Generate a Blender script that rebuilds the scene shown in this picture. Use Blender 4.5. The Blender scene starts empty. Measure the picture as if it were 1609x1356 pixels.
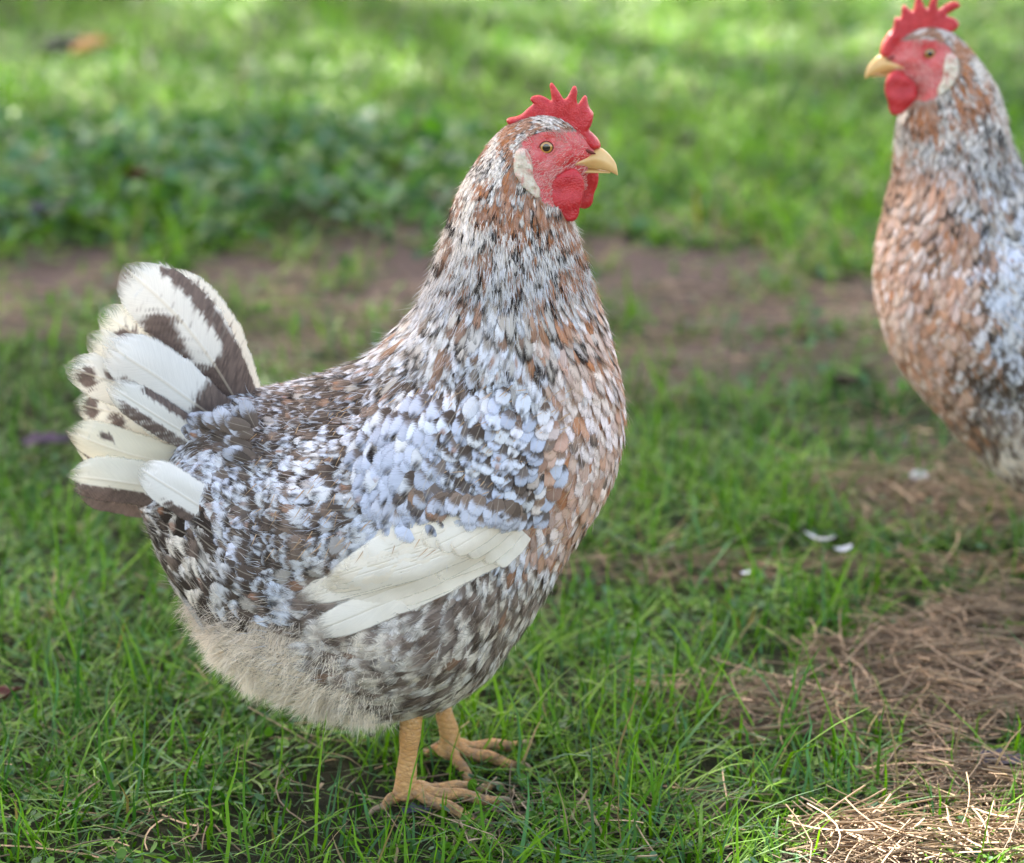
import bpy, math, random
import numpy as np
from mathutils import Vector, geometry
random.seed(7)
rng = np.random.default_rng(11)
SC = bpy.context.scene
COL = SC.collection

# ------------------------------------------------------------------ camera
F = 4469.0; CX, CY = 804.5, 678.0
TILT = math.atan(0.2905); CAMY = -1.916; CAMZ = 0.83
cam = bpy.data.cameras.new('camera'); cam_o = bpy.data.objects.new('camera', cam); COL.objects.link(cam_o)
cam_o.location = (0, CAMY, CAMZ); cam_o.rotation_euler = (math.radians(90) - TILT, 0, 0)
cam.lens = 100; cam.sensor_width = 36; cam.clip_start = 0.02; cam.clip_end = 1000
cam.dof.use_dof = True; cam.dof.focus_distance = 1.925; cam.dof.aperture_fstop = 5.3
SC.camera = cam_o

# ------------------------------------------------------------------ light
SUN_EL = math.radians(47); SUN_ROT = math.radians(-22)
SUND = np.array([math.sin(SUN_ROT) * math.cos(SUN_EL), math.cos(SUN_ROT) * math.cos(SUN_EL), math.sin(SUN_EL)])
w = bpy.data.worlds.new('World'); SC.world = w; w.use_nodes = True
nt = w.node_tree; nt.nodes.clear()
sky = nt.nodes.new('ShaderNodeTexSky'); sky.sky_type = 'NISHITA'; sky.sun_disc = False
sky.sun_elevation = SUN_EL; sky.sun_rotation = SUN_ROT; sky.air_density = 1.0; sky.dust_density = 2.5; sky.ozone_density = 1.0
bg = nt.nodes.new('ShaderNodeBackground'); bg.inputs['Strength'].default_value = 0.15
wo = nt.nodes.new('ShaderNodeOutputWorld')
hz = nt.nodes.new('ShaderNodeMix'); hz.data_type = 'RGBA'; hz.blend_type = 'MULTIPLY'; hz.inputs[0].default_value = 1
hz.inputs[7].default_value = (1.16, .97, .80, 1)      # warm tint on the sky colour, in place of a white balance
nt.links.new(sky.outputs[0], hz.inputs[6]); nt.links.new(hz.outputs[2], bg.inputs[0]); nt.links.new(bg.outputs[0], wo.inputs[0])
sl = bpy.data.lights.new('sun', 'SUN'); sl.energy = 5.0; sl.angle = math.radians(0.5); sl.color = (1.0, 0.93, 0.82)
so = bpy.data.objects.new('sun', sl); COL.objects.link(so)
so.rotation_euler = Vector(SUND).to_track_quat('Z', 'Y').to_euler(); so.location = (-2, 6, 8)
SC.view_settings.view_transform = 'Standard'; SC.view_settings.look = 'None'
SC.view_settings.exposure = 2.48; SC.view_settings.gamma = 1.0
SC.render.engine = 'CYCLES'
SC.cycles.use_denoising = True
SC.cycles.max_bounces = 8; SC.cycles.diffuse_bounces = 4; SC.cycles.transparent_max_bounces = 20

# ------------------------------------------------------------------ projection helpers
ST, CT = math.sin(TILT), math.cos(TILT)
def ray(px, py):
    a = (np.asarray(px, float) - CX) / F; b = -(np.asarray(py, float) - CY) / F
    return a, b * ST + CT, b * CT - ST
def onplane(px, py, Y=0.0):
    dx, dy, dz = ray(px, py); k = (Y - CAMY) / dy
    return dx * k, CAMZ + dz * k
def onground(px, py):
    dx, dy, dz = ray(px, py); k = CAMZ / -dz
    return dx * k, CAMY + dy * k
def topx(x, y, z):
    ry = y - CAMY; rz = z - CAMZ
    dep = ry * CT - rz * ST; up = ry * ST + rz * CT
    dep = np.maximum(dep, 0.05)
    return CX + F * x / dep, CY - F * up / dep

# ------------------------------------------------------------------ numeric noise
def _h(ix, iy, seed):
    n = (ix.astype(np.int64) * 374761393 + iy.astype(np.int64) * 668265263 + seed * 1442695041) & 0x7fffffff
    n = (n ^ (n >> 13)) * 1274126177 & 0x7fffffff
    n = n ^ (n >> 16)
    return (n & 0xffff) / 65535.0
def vnoise(x, y, seed=0):
    x = np.asarray(x, float); y = np.asarray(y, float)
    ix = np.floor(x); iy = np.floor(y); fx = x - ix; fy = y - iy
    fx = fx * fx * (3 - 2 * fx); fy = fy * fy * (3 - 2 * fy)
    a = _h(ix, iy, seed); b = _h(ix + 1, iy, seed); c = _h(ix, iy + 1, seed); d = _h(ix + 1, iy + 1, seed)
    return (a * (1 - fx) + b * fx) * (1 - fy) + (c * (1 - fx) + d * fx) * fy
def fbm(x, y, seed=0, o=4):
    s = 0; a = .5; t = 0
    for i in range(o):
        s = s + a * vnoise(x * 2 ** i, y * 2 ** i, seed + i); t += a; a *= .5
    return s / t
def sst(a, b, x):
    t = np.clip((x - a) / (b - a), 0, 1); return t * t * (3 - 2 * t)

# ------------------------------------------------------------------ object helpers
def tag(o, label=None, cat=None, group=None, kind=None):
    if label: o['label'] = label
    if cat: o['category'] = cat
    if group: o['group'] = group
    if kind: o['kind'] = kind
    return o
def mesh_obj(name, V, Fq, mats, parent=None, smooth=True, attrs=None, mi=None, tris=None):
    V = np.asarray(V, np.float32).reshape(-1, 3)
    me = bpy.data.meshes.new(name)
    nq = 0 if Fq is None else len(Fq); ntx = 0 if tris is None else len(tris)
    me.vertices.add(len(V)); me.vertices.foreach_set('co', V.ravel())
    li = []; ls = []; lt = []
    if nq: Fq = np.asarray(Fq, np.int32); li.append(Fq.ravel()); ls.append(np.arange(nq) * 4); lt.append(np.full(nq, 4))
    if ntx: T = np.asarray(tris, np.int32); li.append(T.ravel()); ls.append(nq * 4 + np.arange(ntx) * 3); lt.append(np.full(ntx, 3))
    li = np.concatenate(li).astype(np.int32); ls = np.concatenate(ls).astype(np.int32); lt = np.concatenate(lt).astype(np.int32)
    me.loops.add(len(li)); me.loops.foreach_set('vertex_index', li)
    me.polygons.add(nq + ntx); me.polygons.foreach_set('loop_start', ls); me.polygons.foreach_set('loop_total', lt)
    if mi is not None: me.polygons.foreach_set('material_index', np.asarray(mi, np.int32))
    me.polygons.foreach_set('use_smooth', np.full(nq + ntx, smooth))
    if attrs:
        for k, (typ, arr) in attrs.items():
            at = me.attributes.new(k, typ, 'POINT')
            arr = np.asarray(arr, np.float32)
            if typ == 'FLOAT_COLOR':
                if arr.shape[-1] == 3: arr = np.concatenate([arr, np.ones(arr.shape[:-1] + (1,), np.float32)], -1)
                at.data.foreach_set('color', arr.ravel())
            elif typ == 'FLOAT_VECTOR': at.data.foreach_set('vector', arr.ravel())
            else: at.data.foreach_set('value', arr.ravel())
    me.update(calc_edges=True); me.validate()
    for m in (mats if isinstance(mats, (list, tuple)) else [mats]): me.materials.append(m)
    o = bpy.data.objects.new(name, me); COL.objects.link(o)
    if parent is not None: o.parent = parent
    return o
def empty(name, loc, rz=0):
    o = bpy.data.objects.new(name, None); COL.objects.link(o); o.location = loc; o.rotation_euler = (0, 0, rz)
    o.empty_display_size = 0.1
    return o
def gridfaces(nv, nu, base=0):
    a = np.arange(nv - 1)[:, None] * nu + np.arange(nu - 1)[None, :]
    return (np.stack([a, a + 1, a + nu + 1, a + nu], -1).reshape(-1, 4) + base)
def batch_faces(N, nv, nu):
    g = gridfaces(nv, nu); return (g[None] + (np.arange(N) * nv * nu)[:, None, None]).reshape(-1, 4)

# ------------------------------------------------------------------ materials
class NT:
    def __init__(s, name):
        s.m = bpy.data.materials.new(name); s.m.use_nodes = True; s.t = s.m.node_tree; s.t.nodes.clear()
        s.out = s.t.nodes.new('ShaderNodeOutputMaterial')
    def n(s, typ, **kw):
        nd = s.t.nodes.new(typ)
        for k, v in kw.items():
            if k.startswith('i_'):
                nd.inputs[k[2:].replace('_', ' ')].default_value = v
            else: setattr(nd, k, v)
        return nd
    def l(s, a, b): s.t.links.new(a, b)
    def val(s, inp, x):
        if isinstance(x, (int, float)): inp.default_value = x
        elif isinstance(x, tuple): inp.default_value = x if len(x) == 4 else x + (1,)
        else: s.l(x, inp)
    def math(s, op, a, b=0.0, c=None, clamp=False):
        nd = s.t.nodes.new('ShaderNodeMath'); nd.operation = op; nd.use_clamp = clamp
        s.val(nd.inputs[0], a); s.val(nd.inputs[1], b)
        if c is not None: s.val(nd.inputs[2], c)
        return nd.outputs[0]
    def mix(s, f, a, b, blend='MIX'):
        nd = s.t.nodes.new('ShaderNodeMix'); nd.data_type = 'RGBA'; nd.blend_type = blend
        s.val(nd.inputs[0], f); s.val(nd.inputs[6], a); s.val(nd.inputs[7], b)
        return nd.outputs[2]
    def smooth(s, a, b, x):
        nd = s.t.nodes.new('ShaderNodeMapRange'); nd.interpolation_type = 'SMOOTHSTEP'
        s.val(nd.inputs[0], x); s.val(nd.inputs[1], a); s.val(nd.inputs[2], b)
        return nd.outputs[0]
    def attr(s, name):
        nd = s.t.nodes.new('ShaderNodeAttribute'); nd.attribute_name = name; return nd
    def noise(s, scale, detail=4, rough=.55, vec=None, dist=0.0):
        nd = s.t.nodes.new('ShaderNodeTexNoise'); nd.inputs['Scale'].default_value = scale; nd.inputs['Detail'].default_value = detail
        nd.inputs['Roughness'].default_value = rough; nd.inputs['Distortion'].default_value = dist
        if vec is not None: s.l(vec, nd.inputs['Vector'])
        return nd.outputs['Fac']
    def coord(s, which='Object'): return s.t.nodes.new('ShaderNodeTexCoord').outputs[which]
    def bump(s, h, strength=.3, dist=.001, normal=None):
        nd = s.t.nodes.new('ShaderNodeBump'); nd.inputs['Strength'].default_value = strength; nd.inputs['Distance'].default_value = dist
        s.l(h, nd.inputs['Height'])
        if normal is not None: s.l(normal, nd.inputs['Normal'])
        return nd.outputs[0]
    def bsdf(s, col, rough=.7, spec=.3, normal=None, sss=0, sheen=0, transl=0, tcol=None, coat=0, sssr=(1, .3, .2), sscale=.003):
        p = s.t.nodes.new('ShaderNodeBsdfPrincipled')
        s.val(p.inputs['Base Color'], col); s.val(p.inputs['Roughness'], rough); p.inputs['Specular IOR Level'].default_value = spec
        if sss: p.inputs['Subsurface Weight'].default_value = sss; p.inputs['Subsurface Radius'].default_value = sssr; p.inputs['Subsurface Scale'].default_value = sscale
        if sheen: p.inputs['Sheen Weight'].default_value = sheen
        if coat: p.inputs['Coat Weight'].default_value = coat; p.inputs['Coat Roughness'].default_value = .08
        if normal is not None: s.l(normal, p.inputs['Normal'])
        o = p.outputs[0]
        if transl:
            t = s.t.nodes.new('ShaderNodeBsdfTranslucent'); s.val(t.inputs[0], tcol if tcol is not None else col)
            m = s.t.nodes.new('ShaderNodeMixShader'); m.inputs[0].default_value = transl
            s.l(o, m.inputs[1]); s.l(t.outputs[0], m.inputs[2]); o = m.outputs[0]
        s.l(o, s.out.inputs[0]); return s.m

def fray(s, u, v, n):
    # frayed barbs: the vane dissolves towards its rim, more on soft feathers
    fr = s.attr('fr').outputs['Fac']
    au2 = s.math('MULTIPLY', s.math('ABSOLUTE', s.math('SUBTRACT', u, .5)), 2.0)
    d = s.math('SMOOTH_MAX', au2, v, .25)
    d = s.math('ADD', d, s.math('MULTIPLY', s.math('SUBTRACT', n, .5), s.math('ADD', .18, s.math('MULTIPLY', fr, .67))))
    a = s.smooth(1.0, s.math('SUBTRACT', .88, s.math('MULTIPLY', fr, .27)), d)
    sh = s.out.inputs[0].links[0].from_socket
    tr = s.t.nodes.new('ShaderNodeBsdfTransparent'); mx = s.t.nodes.new('ShaderNodeMixShader')
    s.l(a, mx.inputs[0]); s.l(tr.outputs[0], mx.inputs[1]); s.l(sh, mx.inputs[2]); s.l(mx.outputs[0], s.out.inputs[0])
    return s.m
def feather_mat():
    s = NT('feather')
    fuv = s.attr('fuv'); sep = s.n('ShaderNodeSeparateXYZ'); s.l(fuv.outputs['Vector'], sep.inputs[0])
    u, v, r = sep.outputs
    prm = s.attr('prm'); ps = s.n('ShaderNodeSeparateXYZ'); s.l(prm.outputs['Vector'], ps.inputs[0])
    start, spot, barb = ps.outputs
    au = s.math('ABSOLUTE', s.math('SUBTRACT', u, .5))
    side = s.math('SIGN', s.math('SUBTRACT', u, .5))
    b = s.math('SUBTRACT', v, s.math('MULTIPLY', au, .55))
    cv = s.n('ShaderNodeCombineXYZ'); s.l(s.math('MULTIPLY', b, barb), cv.inputs[0])
    s.l(s.math('MULTIPLY', au, 3.0), cv.inputs[1]); s.l(s.math('ADD', s.math('MULTIPLY', r, 57.0), s.math('MULTIPLY', side, 3.3)), cv.inputs[2])
    n1 = s.noise(1.0, 3, .65, cv.outputs[0])
    cv2 = s.n('ShaderNodeCombineXYZ'); s.l(s.math('MULTIPLY', b, s.math('MULTIPLY', barb, 2.6)), cv2.inputs[0])
    s.l(s.math('MULTIPLY', au, 2.0), cv2.inputs[1]); s.l(s.math('MULTIPLY', r, 91.0), cv2.inputs[2])
    n2 = s.noise(1.0, 2, .6, cv2.outputs[0])
    nn = s.math('SUBTRACT', n1, .5)
    m = s.math('ADD', v, s.math('MULTIPLY', nn, .55))
    m = s.math('ADD', m, s.math('MULTIPLY', au, .25))
    tip = s.smooth(-.04, .20, s.math('SUBTRACT', m, start))
    col = s.mix(tip, s.attr('cbase').outputs[0], s.attr('ctip').outputs[0])
    # dark spangle near the tip, between the two pale lobes
    sp = s.math('MULTIPLY', s.smooth(.24, .07, s.math('ADD', au, s.math('MULTIPLY', nn, .25))), s.smooth(.58, .80, s.math('ADD', v, s.math('MULTIPLY', nn, .25))))
    sp = s.math('MULTIPLY', sp, spot)
    col = s.mix(sp, col, s.attr('cspot').outputs[0])
    shaft = s.math('MULTIPLY', s.smooth(.035, .012, au), .35)
    col = s.mix(shaft, col, (.55, .48, .38))
    k = s.math('ADD', s.math('MULTIPLY', n2, .7), .66)
    kc = s.n('ShaderNodeCombineXYZ'); [s.l(k, kc.inputs[i]) for i in range(3)]
    col = s.mix(1.0, col, kc.outputs[0], 'MULTIPLY')
    nb = s.bump(n2, .3, .0005)
    s.bsdf(col, .7, .1, nb, transl=.10)
    return fray(s, u, v, n1)
M_FEATHER = feather_mat()
def big_feather_mat():
    s = NT('quill_feather')
    fuv = s.attr('fuv'); sep = s.n('ShaderNodeSeparateXYZ'); s.l(fuv.outputs['Vector'], sep.inputs[0])
    u, v, r = sep.outputs
    au = s.math('ABSOLUTE', s.math('SUBTRACT', u, .5))
    b = s.math('SUBTRACT', v, s.math('MULTIPLY', au, .45))
    cv = s.n('ShaderNodeCombineXYZ'); s.l(s.math('MULTIPLY', b, 190.0), cv.inputs[0]); s.l(s.math('MULTIPLY', au, 5.0), cv.inputs[1]); s.l(s.math('MULTIPLY', r, 31.0), cv.inputs[2])
    n2 = s.noise(1.0, 3, .6, cv.outputs[0])
    col = s.attr('ctip').outputs[0]
    shaft = s.math('MULTIPLY', s.smooth(.03, .012, au), .35)
    col = s.mix(shaft, col, (.70, .62, .47))
    k = s.math('ADD', s.math('MULTIPLY', n2, .28), .86)
    kc = s.n('ShaderNodeCombineXYZ'); [s.l(k, kc.inputs[i]) for i in range(3)]
    col = s.mix(1.0, col, kc.outputs[0], 'MULTIPLY')
    h = s.math('ADD', n2, s.math('MULTIPLY', s.smooth(.05, .0, au), 2.0))
    s.bsdf(col, .5, .3, s.bump(h, .35, .0005), sheen=.1, transl=.22)
    return fray(s, u, v, n2)
M_QUILL = big_feather_mat()
def strand_mat(name, transl=.25, rough=.6):
    s = NT(name); return s.bsdf(s.attr('ctip').outputs[0], rough, .12, None, transl=transl)
M_STRAND = strand_mat('down_strand')
def skin_mat():
    s = NT('red_face_skin'); c = s.coord()
    n1 = s.noise(170, 5, .6, c); n2 = s.noise(900, 3, .6, c); n3 = s.noise(60, 3, .5, c)
    col = s.mix(s.smooth(.35, .65, n1), (.46, .012, .016), (.60, .070, .062))
    col = s.mix(s.math('MULTIPLY', s.smooth(.42, .62, n3), .45), col, (.62, .22, .20))
    col = s.mix(s.math('MULTIPLY', s.smooth(.5, .7, n2), .4), col, (.66, .36, .32))
    vo = s.n('ShaderNodeTexVoronoi'); vo.inputs['Scale'].default_value = 520; s.l(c, vo.inputs['Vector'])
    h = s.math('ADD', s.math('MULTIPLY', vo.outputs['Distance'], .8), s.math('MULTIPLY', n3, 1.6))
    return s.bsdf(col, .40, .45, s.bump(h, .6, .0011), sss=.25)
M_SKIN = skin_mat()
def comb_mat():
    s = NT('comb_flesh'); c = s.coord()
    n1 = s.noise(120, 5, .6, c); vo = s.n('ShaderNodeTexVoronoi'); vo.inputs['Scale'].default_value = 900; s.l(c, vo.inputs['Vector'])
    col = s.mix(s.smooth(.3, .75, n1), (.42, .007, .014), (.58, .032, .036))
    col = s.mix(s.math('MULTIPLY', s.smooth(.45, .2, vo.outputs['Distance']), .12), col, (.75, .3, .25))
    return s.bsdf(col, .34, .5, s.bump(s.math('ADD', s.math('MULTIPLY', vo.outputs['Distance'], 1.2), s.math('MULTIPLY', n1, 2.0)), .45, .0008), sss=.3, transl=0)
M_COMB = comb_mat()
def lobe_mat():
    s = NT('earlobe_skin'); c = s.coord()
    n1 = s.noise(220, 4, .6, c); n2 = s.noise(90, 3, .6, c, 1.0)
    col = s.mix(s.smooth(.35, .7, n1), (.66, .54, .40), (.76, .71, .56))
    sp = s.n('ShaderNodeSeparateXYZ'); s.l(c, sp.inputs[0])
    col = s.mix(s.math('MULTIPLY', s.smooth(.472, .480, sp.outputs[2]), .75), col, (.70, .56, .52))
    n3 = s.noise(700, 4, .7, c)
    col = s.mix(s.math('MULTIPLY', s.smooth(.50, .66, n2), .7), col, (.55, .12, .10))
    col = s.mix(s.math('MULTIPLY', s.smooth(.55, .7, n3), .5), col, (.40, .28, .20))
    return s.bsdf(col, .6, .3, s.bump(s.math('ADD', n1, n3), .9, .002), sss=.15)
M_LOBE = lobe_mat()
def beak_mat():
    s = NT('beak_horn'); c = s.coord()
    n = s.noise(90, 4, .5, c)
    col = s.mix(n, (.56, .31, .08), (.74, .52, .24))
    n2 = s.noise(35, 2, .5, c)
    col = s.mix(s.math('MULTIPLY', s.smooth(.5, .75, n2), .5), col, (.46, .20, .08))
    return s.bsdf(col, .32, .5, s.bump(n, .15, .001), sss=.15)
M_BEAK = beak_mat()
def leg_mat():
    s = NT('leg_scales'); c = s.coord()
    mp = s.n('ShaderNodeMapping'); mp.inputs['Scale'].default_value = (1, 1, 1.9); s.l(c, mp.inputs[0])
    vo = s.n('ShaderNodeTexVoronoi'); vo.feature = 'DISTANCE_TO_EDGE'; vo.inputs['Scale'].default_value = 210; s.l(mp.outputs[0], vo.inputs['Vector'])
    n = s.noise(45, 4, .6, c); n2 = s.noise(160, 3, .6, c)
    col = s.mix(n, (.54, .25, .075), (.68, .42, .18))
    col = s.mix(s.math('MULTIPLY', s.smooth(.5, .75, n2), .45), col, (.62, .44, .30))
    col = s.mix(s.math('MULTIPLY', s.smooth(.06, .0, vo.outputs['Distance']), .35), col, (.22, .10, .05))
    col = s.mix(s.math('MULTIPLY', s.smooth(.012, .0, s.n('ShaderNodeSeparateXYZ').outputs[2]), 0.0), col, (.1, .07, .05))
    # mud on the toes
    sp = s.n('ShaderNodeSeparateXYZ'); s.l(c, sp.inputs[0])
    mud = s.math('MULTIPLY', s.smooth(.030, .004, sp.outputs[2]), s.smooth(.38, .62, n2))
    col = s.mix(mud, col, (.12, .085, .06))
    wv = s.math('SINE', s.math('MULTIPLY', s.math('ADD', sp.outputs[2], s.math('MULTIPLY', sp.outputs[0], .25)), 1500.0))
    col = s.mix(s.math('MULTIPLY', s.smooth(.75, 1.0, wv), .35), col, (.30, .13, .05))
    h = s.math('ADD', s.math('MULTIPLY', s.math('MINIMUM', vo.outputs['Distance'], .12), 1.2), s.math('MULTIPLY', wv, -.04))
    return s.bsdf(col, .5, .35, s.bump(h, .8, .004), sss=.1)
M_LEG = leg_mat()
def plain(name, col, rough=.6, spec=.3, transl=0, coat=0, n=None, var=.2, bump=.2):
    s = NT(name); c = s.coord(); nz = s.noise(n or 300, 3, .6, c)
    c2 = tuple(x * (1 - var) for x in col)
    return s.bsdf(s.mix(nz, col, c2), rough, spec, s.bump(nz, bump, .0005) if bump else None, transl=transl, coat=coat)
M_UNDER = plain('under_down', (.34, .28, .22), .9)
M_CLAW = plain('claw_horn', (.35, .24, .15), .4)
M_PUPIL = plain('pupil', (.004, .004, .004), .05, .6, coat=1, bump=0)
M_NOSTRIL = plain('nostril', (.16, .03, .02), .6)
def eye_mat():
    s = NT('iris'); a = s.attr('er'); f = a.outputs['Fac']
    c = s.coord(); n = s.noise(1500, 3, .6, c)
    col = s.mix(s.smooth(.30, .60, s.math('ADD', f, s.math('MULTIPLY', n, .15))), (.26, .11, .02), (.46, .24, .05))
    col = s.mix(s.smooth(.80, .92, f), col, (.02, .01, .008))
    col = s.mix(s.smooth(.60, .55, f), col, (.003, .003, .003))
    return s.bsdf(col, .15, .5, None, coat=1)
M_EYE = eye_mat()

# ------------------------------------------------------------------ strands
def strands(P, D, N, L, W, curl, colr, name, mat, parent=None, seg=4, kind=None, sag=0.0):
    """tapered flat hairs: P root, D direction, N side reference, L length, W width"""
    n = len(P); t = np.linspace(0, 1, seg + 1)
    D = D / np.linalg.norm(D, axis=1, keepdims=True)
    S = np.cross(D, N); S /= np.linalg.norm(S, axis=1, keepdims=True) + 1e-9
    pts = P[:, None] + D[:, None] * (L[:, None] * t)[..., None] + curl[:, None] * (L[:, None] * t ** 2)[..., None]
    pts[..., 2] -= sag * (L[:, None] * t ** 2)
    wd = (W[:, None] * (1 - t ** 2 * .9))[..., None] * .5
    V = np.stack([pts - S[:, None] * wd, pts + S[:, None] * wd], 2).reshape(-1, 3)
    Fq = batch_faces(n, seg + 1, 2)
    C = np.repeat(colr, (seg + 1) * 2, 0)
    o = mesh_obj(name, V, Fq, mat, parent, attrs={'ctip': ('FLOAT_COLOR', C)})
    if kind: o['kind'] = kind
    return o

def inflate(outline, T, R, step, bulge=0.0, seed=0, rim=.25):
    """closed outline (x,z metres) -> rounded plate in XZ, thickness along Y.  returns V(list), tris"""
    P = np.array(outline, float); n = len(P)
    # smooth resample by Catmull-Rom
    out = []
    for i in range(n):
        p0, p1, p2, p3 = P[i - 1], P[i], P[(i + 1) % n], P[(i + 2) % n]
        m = max(2, int(np.linalg.norm(p2 - p1) / step))
        for k in range(m):
            t = k / m
            out.append(.5 * ((2 * p1) + (-p0 + p2) * t + (2 * p0 - 5 * p1 + 4 * p2 - p3) * t * t + (-p0 + 3 * p1 - 3 * p2 + p3) * t ** 3))
    B = np.array(out); nb = len(B)
    def segdist(Q):
        A = B; C = np.roll(B, -1, 0); d = C - A; l2 = (d ** 2).sum(1) + 1e-15
        t = np.clip(((Q[:, None] - A) * d).sum(-1) / l2, 0, 1)
        return np.sqrt((((Q[:, None] - (A + d * t[..., None])) ** 2).sum(-1)).min(1))
    mn, mx = B.min(0), B.max(0)
    gx, gz = np.meshgrid(np.arange(mn[0], mx[0], step), np.arange(mn[1], mx[1], step * .87))
    gx = gx + (np.arange(gx.shape[0]) % 2)[:, None] * step * .5
    Q = np.stack([gx.ravel(), gz.ravel()], 1)
    Q = Q + np.random.default_rng(seed).uniform(-.12, .12, Q.shape) * step
    A = B; C = np.roll(B, -1, 0)
    cond = (A[None, :, 1] > Q[:, None, 1]) != (C[None, :, 1] > Q[:, None, 1])
    xi = (C[None, :, 0] - A[None, :, 0]) * (Q[:, None, 1] - A[None, :, 1]) / (C[None, :, 1] - A[None, :, 1] + 1e-15) + A[None, :, 0]
    inside = ((cond & (Q[:, None, 0] < xi)).sum(1) % 2) == 1
    Q = Q[inside]; dd = segdist(Q); Q = Q[dd > step * .45]; dd = dd[dd > step * .45]
    allp = [Vector(p) for p in B] + [Vector(p) for p in Q]
    ed = [(i, (i + 1) % nb) for i in range(nb)]
    vv, _, ff, ov, _, _ = geometry.delaunay_2d_cdt(allp, ed, [], 1, 1e-9)
    XY = np.array([tuple(v) for v in vv])
    d = segdist(XY); d[d < 1e-7] = 0
    q = np.clip(d / R, 0, 1)
    th = T * np.sqrt(np.clip(1 - (1 - q) ** 2, 0, 1)) * .5
    m = len(XY); edge = d < step * .02
    idx2 = np.arange(m); cnt = m; back = []
    for i in range(m):
        if not edge[i]: idx2[i] = cnt; cnt += 1; back.append(i)
    back = np.array(back, int)
    V = np.zeros((cnt, 3)); V[:m, 0] = XY[:, 0]; V[:m, 2] = XY[:, 1]; V[:m, 1] = -th
    V[m:, 0] = XY[back, 0]; V[m:, 2] = XY[back, 1]; V[m:, 1] = th[back]
    tr = []
    for f in ff:
        a, b, c = f
        n2 = (XY[b][0] - XY[a][0]) * (XY[c][1] - XY[a][1]) - (XY[b][1] - XY[a][1]) * (XY[c][0] - XY[a][0])
        if n2 < 0: b, c = c, b
        tr.append((a, b, c)); tr.append((idx2[a], idx2[c], idx2[b]))
    return V, np.array(tr)

def tube(path, rad, nseg=16, squash=None, tipr=True):
    path = np.array(path, float); rad = np.array(rad, float); n = len(path)
    # resample
    t = np.linspace(0, n - 1, (n - 1) * 8 + 1); out = []; rr = []
    for x in t:
        i = min(int(x), n - 2); f = x - i
        p0 = path[max(i - 1, 0)]; p1 = path[i]; p2 = path[i + 1]; p3 = path[min(i + 2, n - 1)]
        out.append(.5 * ((2 * p1) + (-p0 + p2) * f + (2 * p0 - 5 * p1 + 4 * p2 - p3) * f * f + (-p0 + 3 * p1 - 3 * p2 + p3) * f ** 3))
        g = f * f * (3 - 2 * f); rr.append(rad[i] * (1 - g) + rad[i + 1] * g)
    Pn = np.array(out); rr = np.array(rr); T = np.gradient(Pn, axis=0); T /= np.linalg.norm(T, axis=1, keepdims=True)
    up = np.array([0, 1.0, 0.01]) if abs(T[0][2]) > .7 else np.array([0, 0, 1.0])
    V = []
    for p, r, tt in zip(Pn, rr, T):
        a = np.cross(tt, up); a /= np.linalg.norm(a); b = np.cross(a, tt)
        th = np.linspace(0, 2 * np.pi, nseg, endpoint=False)
        V.append(p + r * (np.cos(th)[:, None] * a + np.sin(th)[:, None] * b))
    V = np.array(V); m = len(V)
    V = np.concatenate([V.reshape(-1, 3), Pn[:1] - T[:1] * rr[0] * .3, Pn[-1:] + T[-1:] * rr[-1] * .6])
    q = []
    for i in range(m - 1):
        for j in range(nseg):
            k = (j + 1) % nseg; q.append((i * nseg + j, i * nseg + k, (i + 1) * nseg + k, (i + 1) * nseg + j))
    tr = [(m * nseg, (j + 1) % nseg, j) for j in range(nseg)] + [(m * nseg + 1, (m - 1) * nseg + j, (m - 1) * nseg + (j + 1) % nseg) for j in range(nseg)]
    return V, np.array(q), np.array(tr)

def join(parts):
    """parts: (V, quads, tris, matindex)"""
    V = []; Q = []; T = []; mq = []; mt = []; b = 0
    for v, q, t, m in parts:
        V.append(np.asarray(v).reshape(-1, 3))
        if q is not None and len(q): Q.append(np.asarray(q) + b); mq += [m] * len(q) if np.isscalar(m) else list(m)
        if t is not None and len(t): T.append(np.asarray(t) + b); mt += [m if np.isscalar(m) else 0] * len(t)
        b += len(V[-1])
    return np.concatenate(V), (np.concatenate(Q) if Q else None), (np.concatenate(T) if T else None), mq + mt

# ------------------------------------------------------------------ hen
# design coordinates: photograph pixels of the near hen, laid on her mid plane
X0, _ = onplane(655, 1200)
X0 = float(X0)
def D(px, py):
    x, z = onplane(px, py); return x - X0, z
def vis(P):
    # where a point of the body (taken on the side nearest the camera) sits in design coordinates
    return topx(P[..., 0] + X0, -np.abs(P[..., 1]), P[..., 2])
def Dy(px, py, Y):
    x, z = onplane(px, py, Y); return x - X0, z
def inpoly(px, py, poly):
    P = np.array(poly, float); c = np.zeros(np.shape(px), bool)
    for i in range(len(P)):
        x1, y1 = P[i - 1]; x2, y2 = P[i]
        cd = (y1 > py) != (y2 > py)
        c ^= cd & (px < (x2 - x1) * (py - y1) / (y2 - y1 + 1e-12) + x1)
    return c

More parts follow.
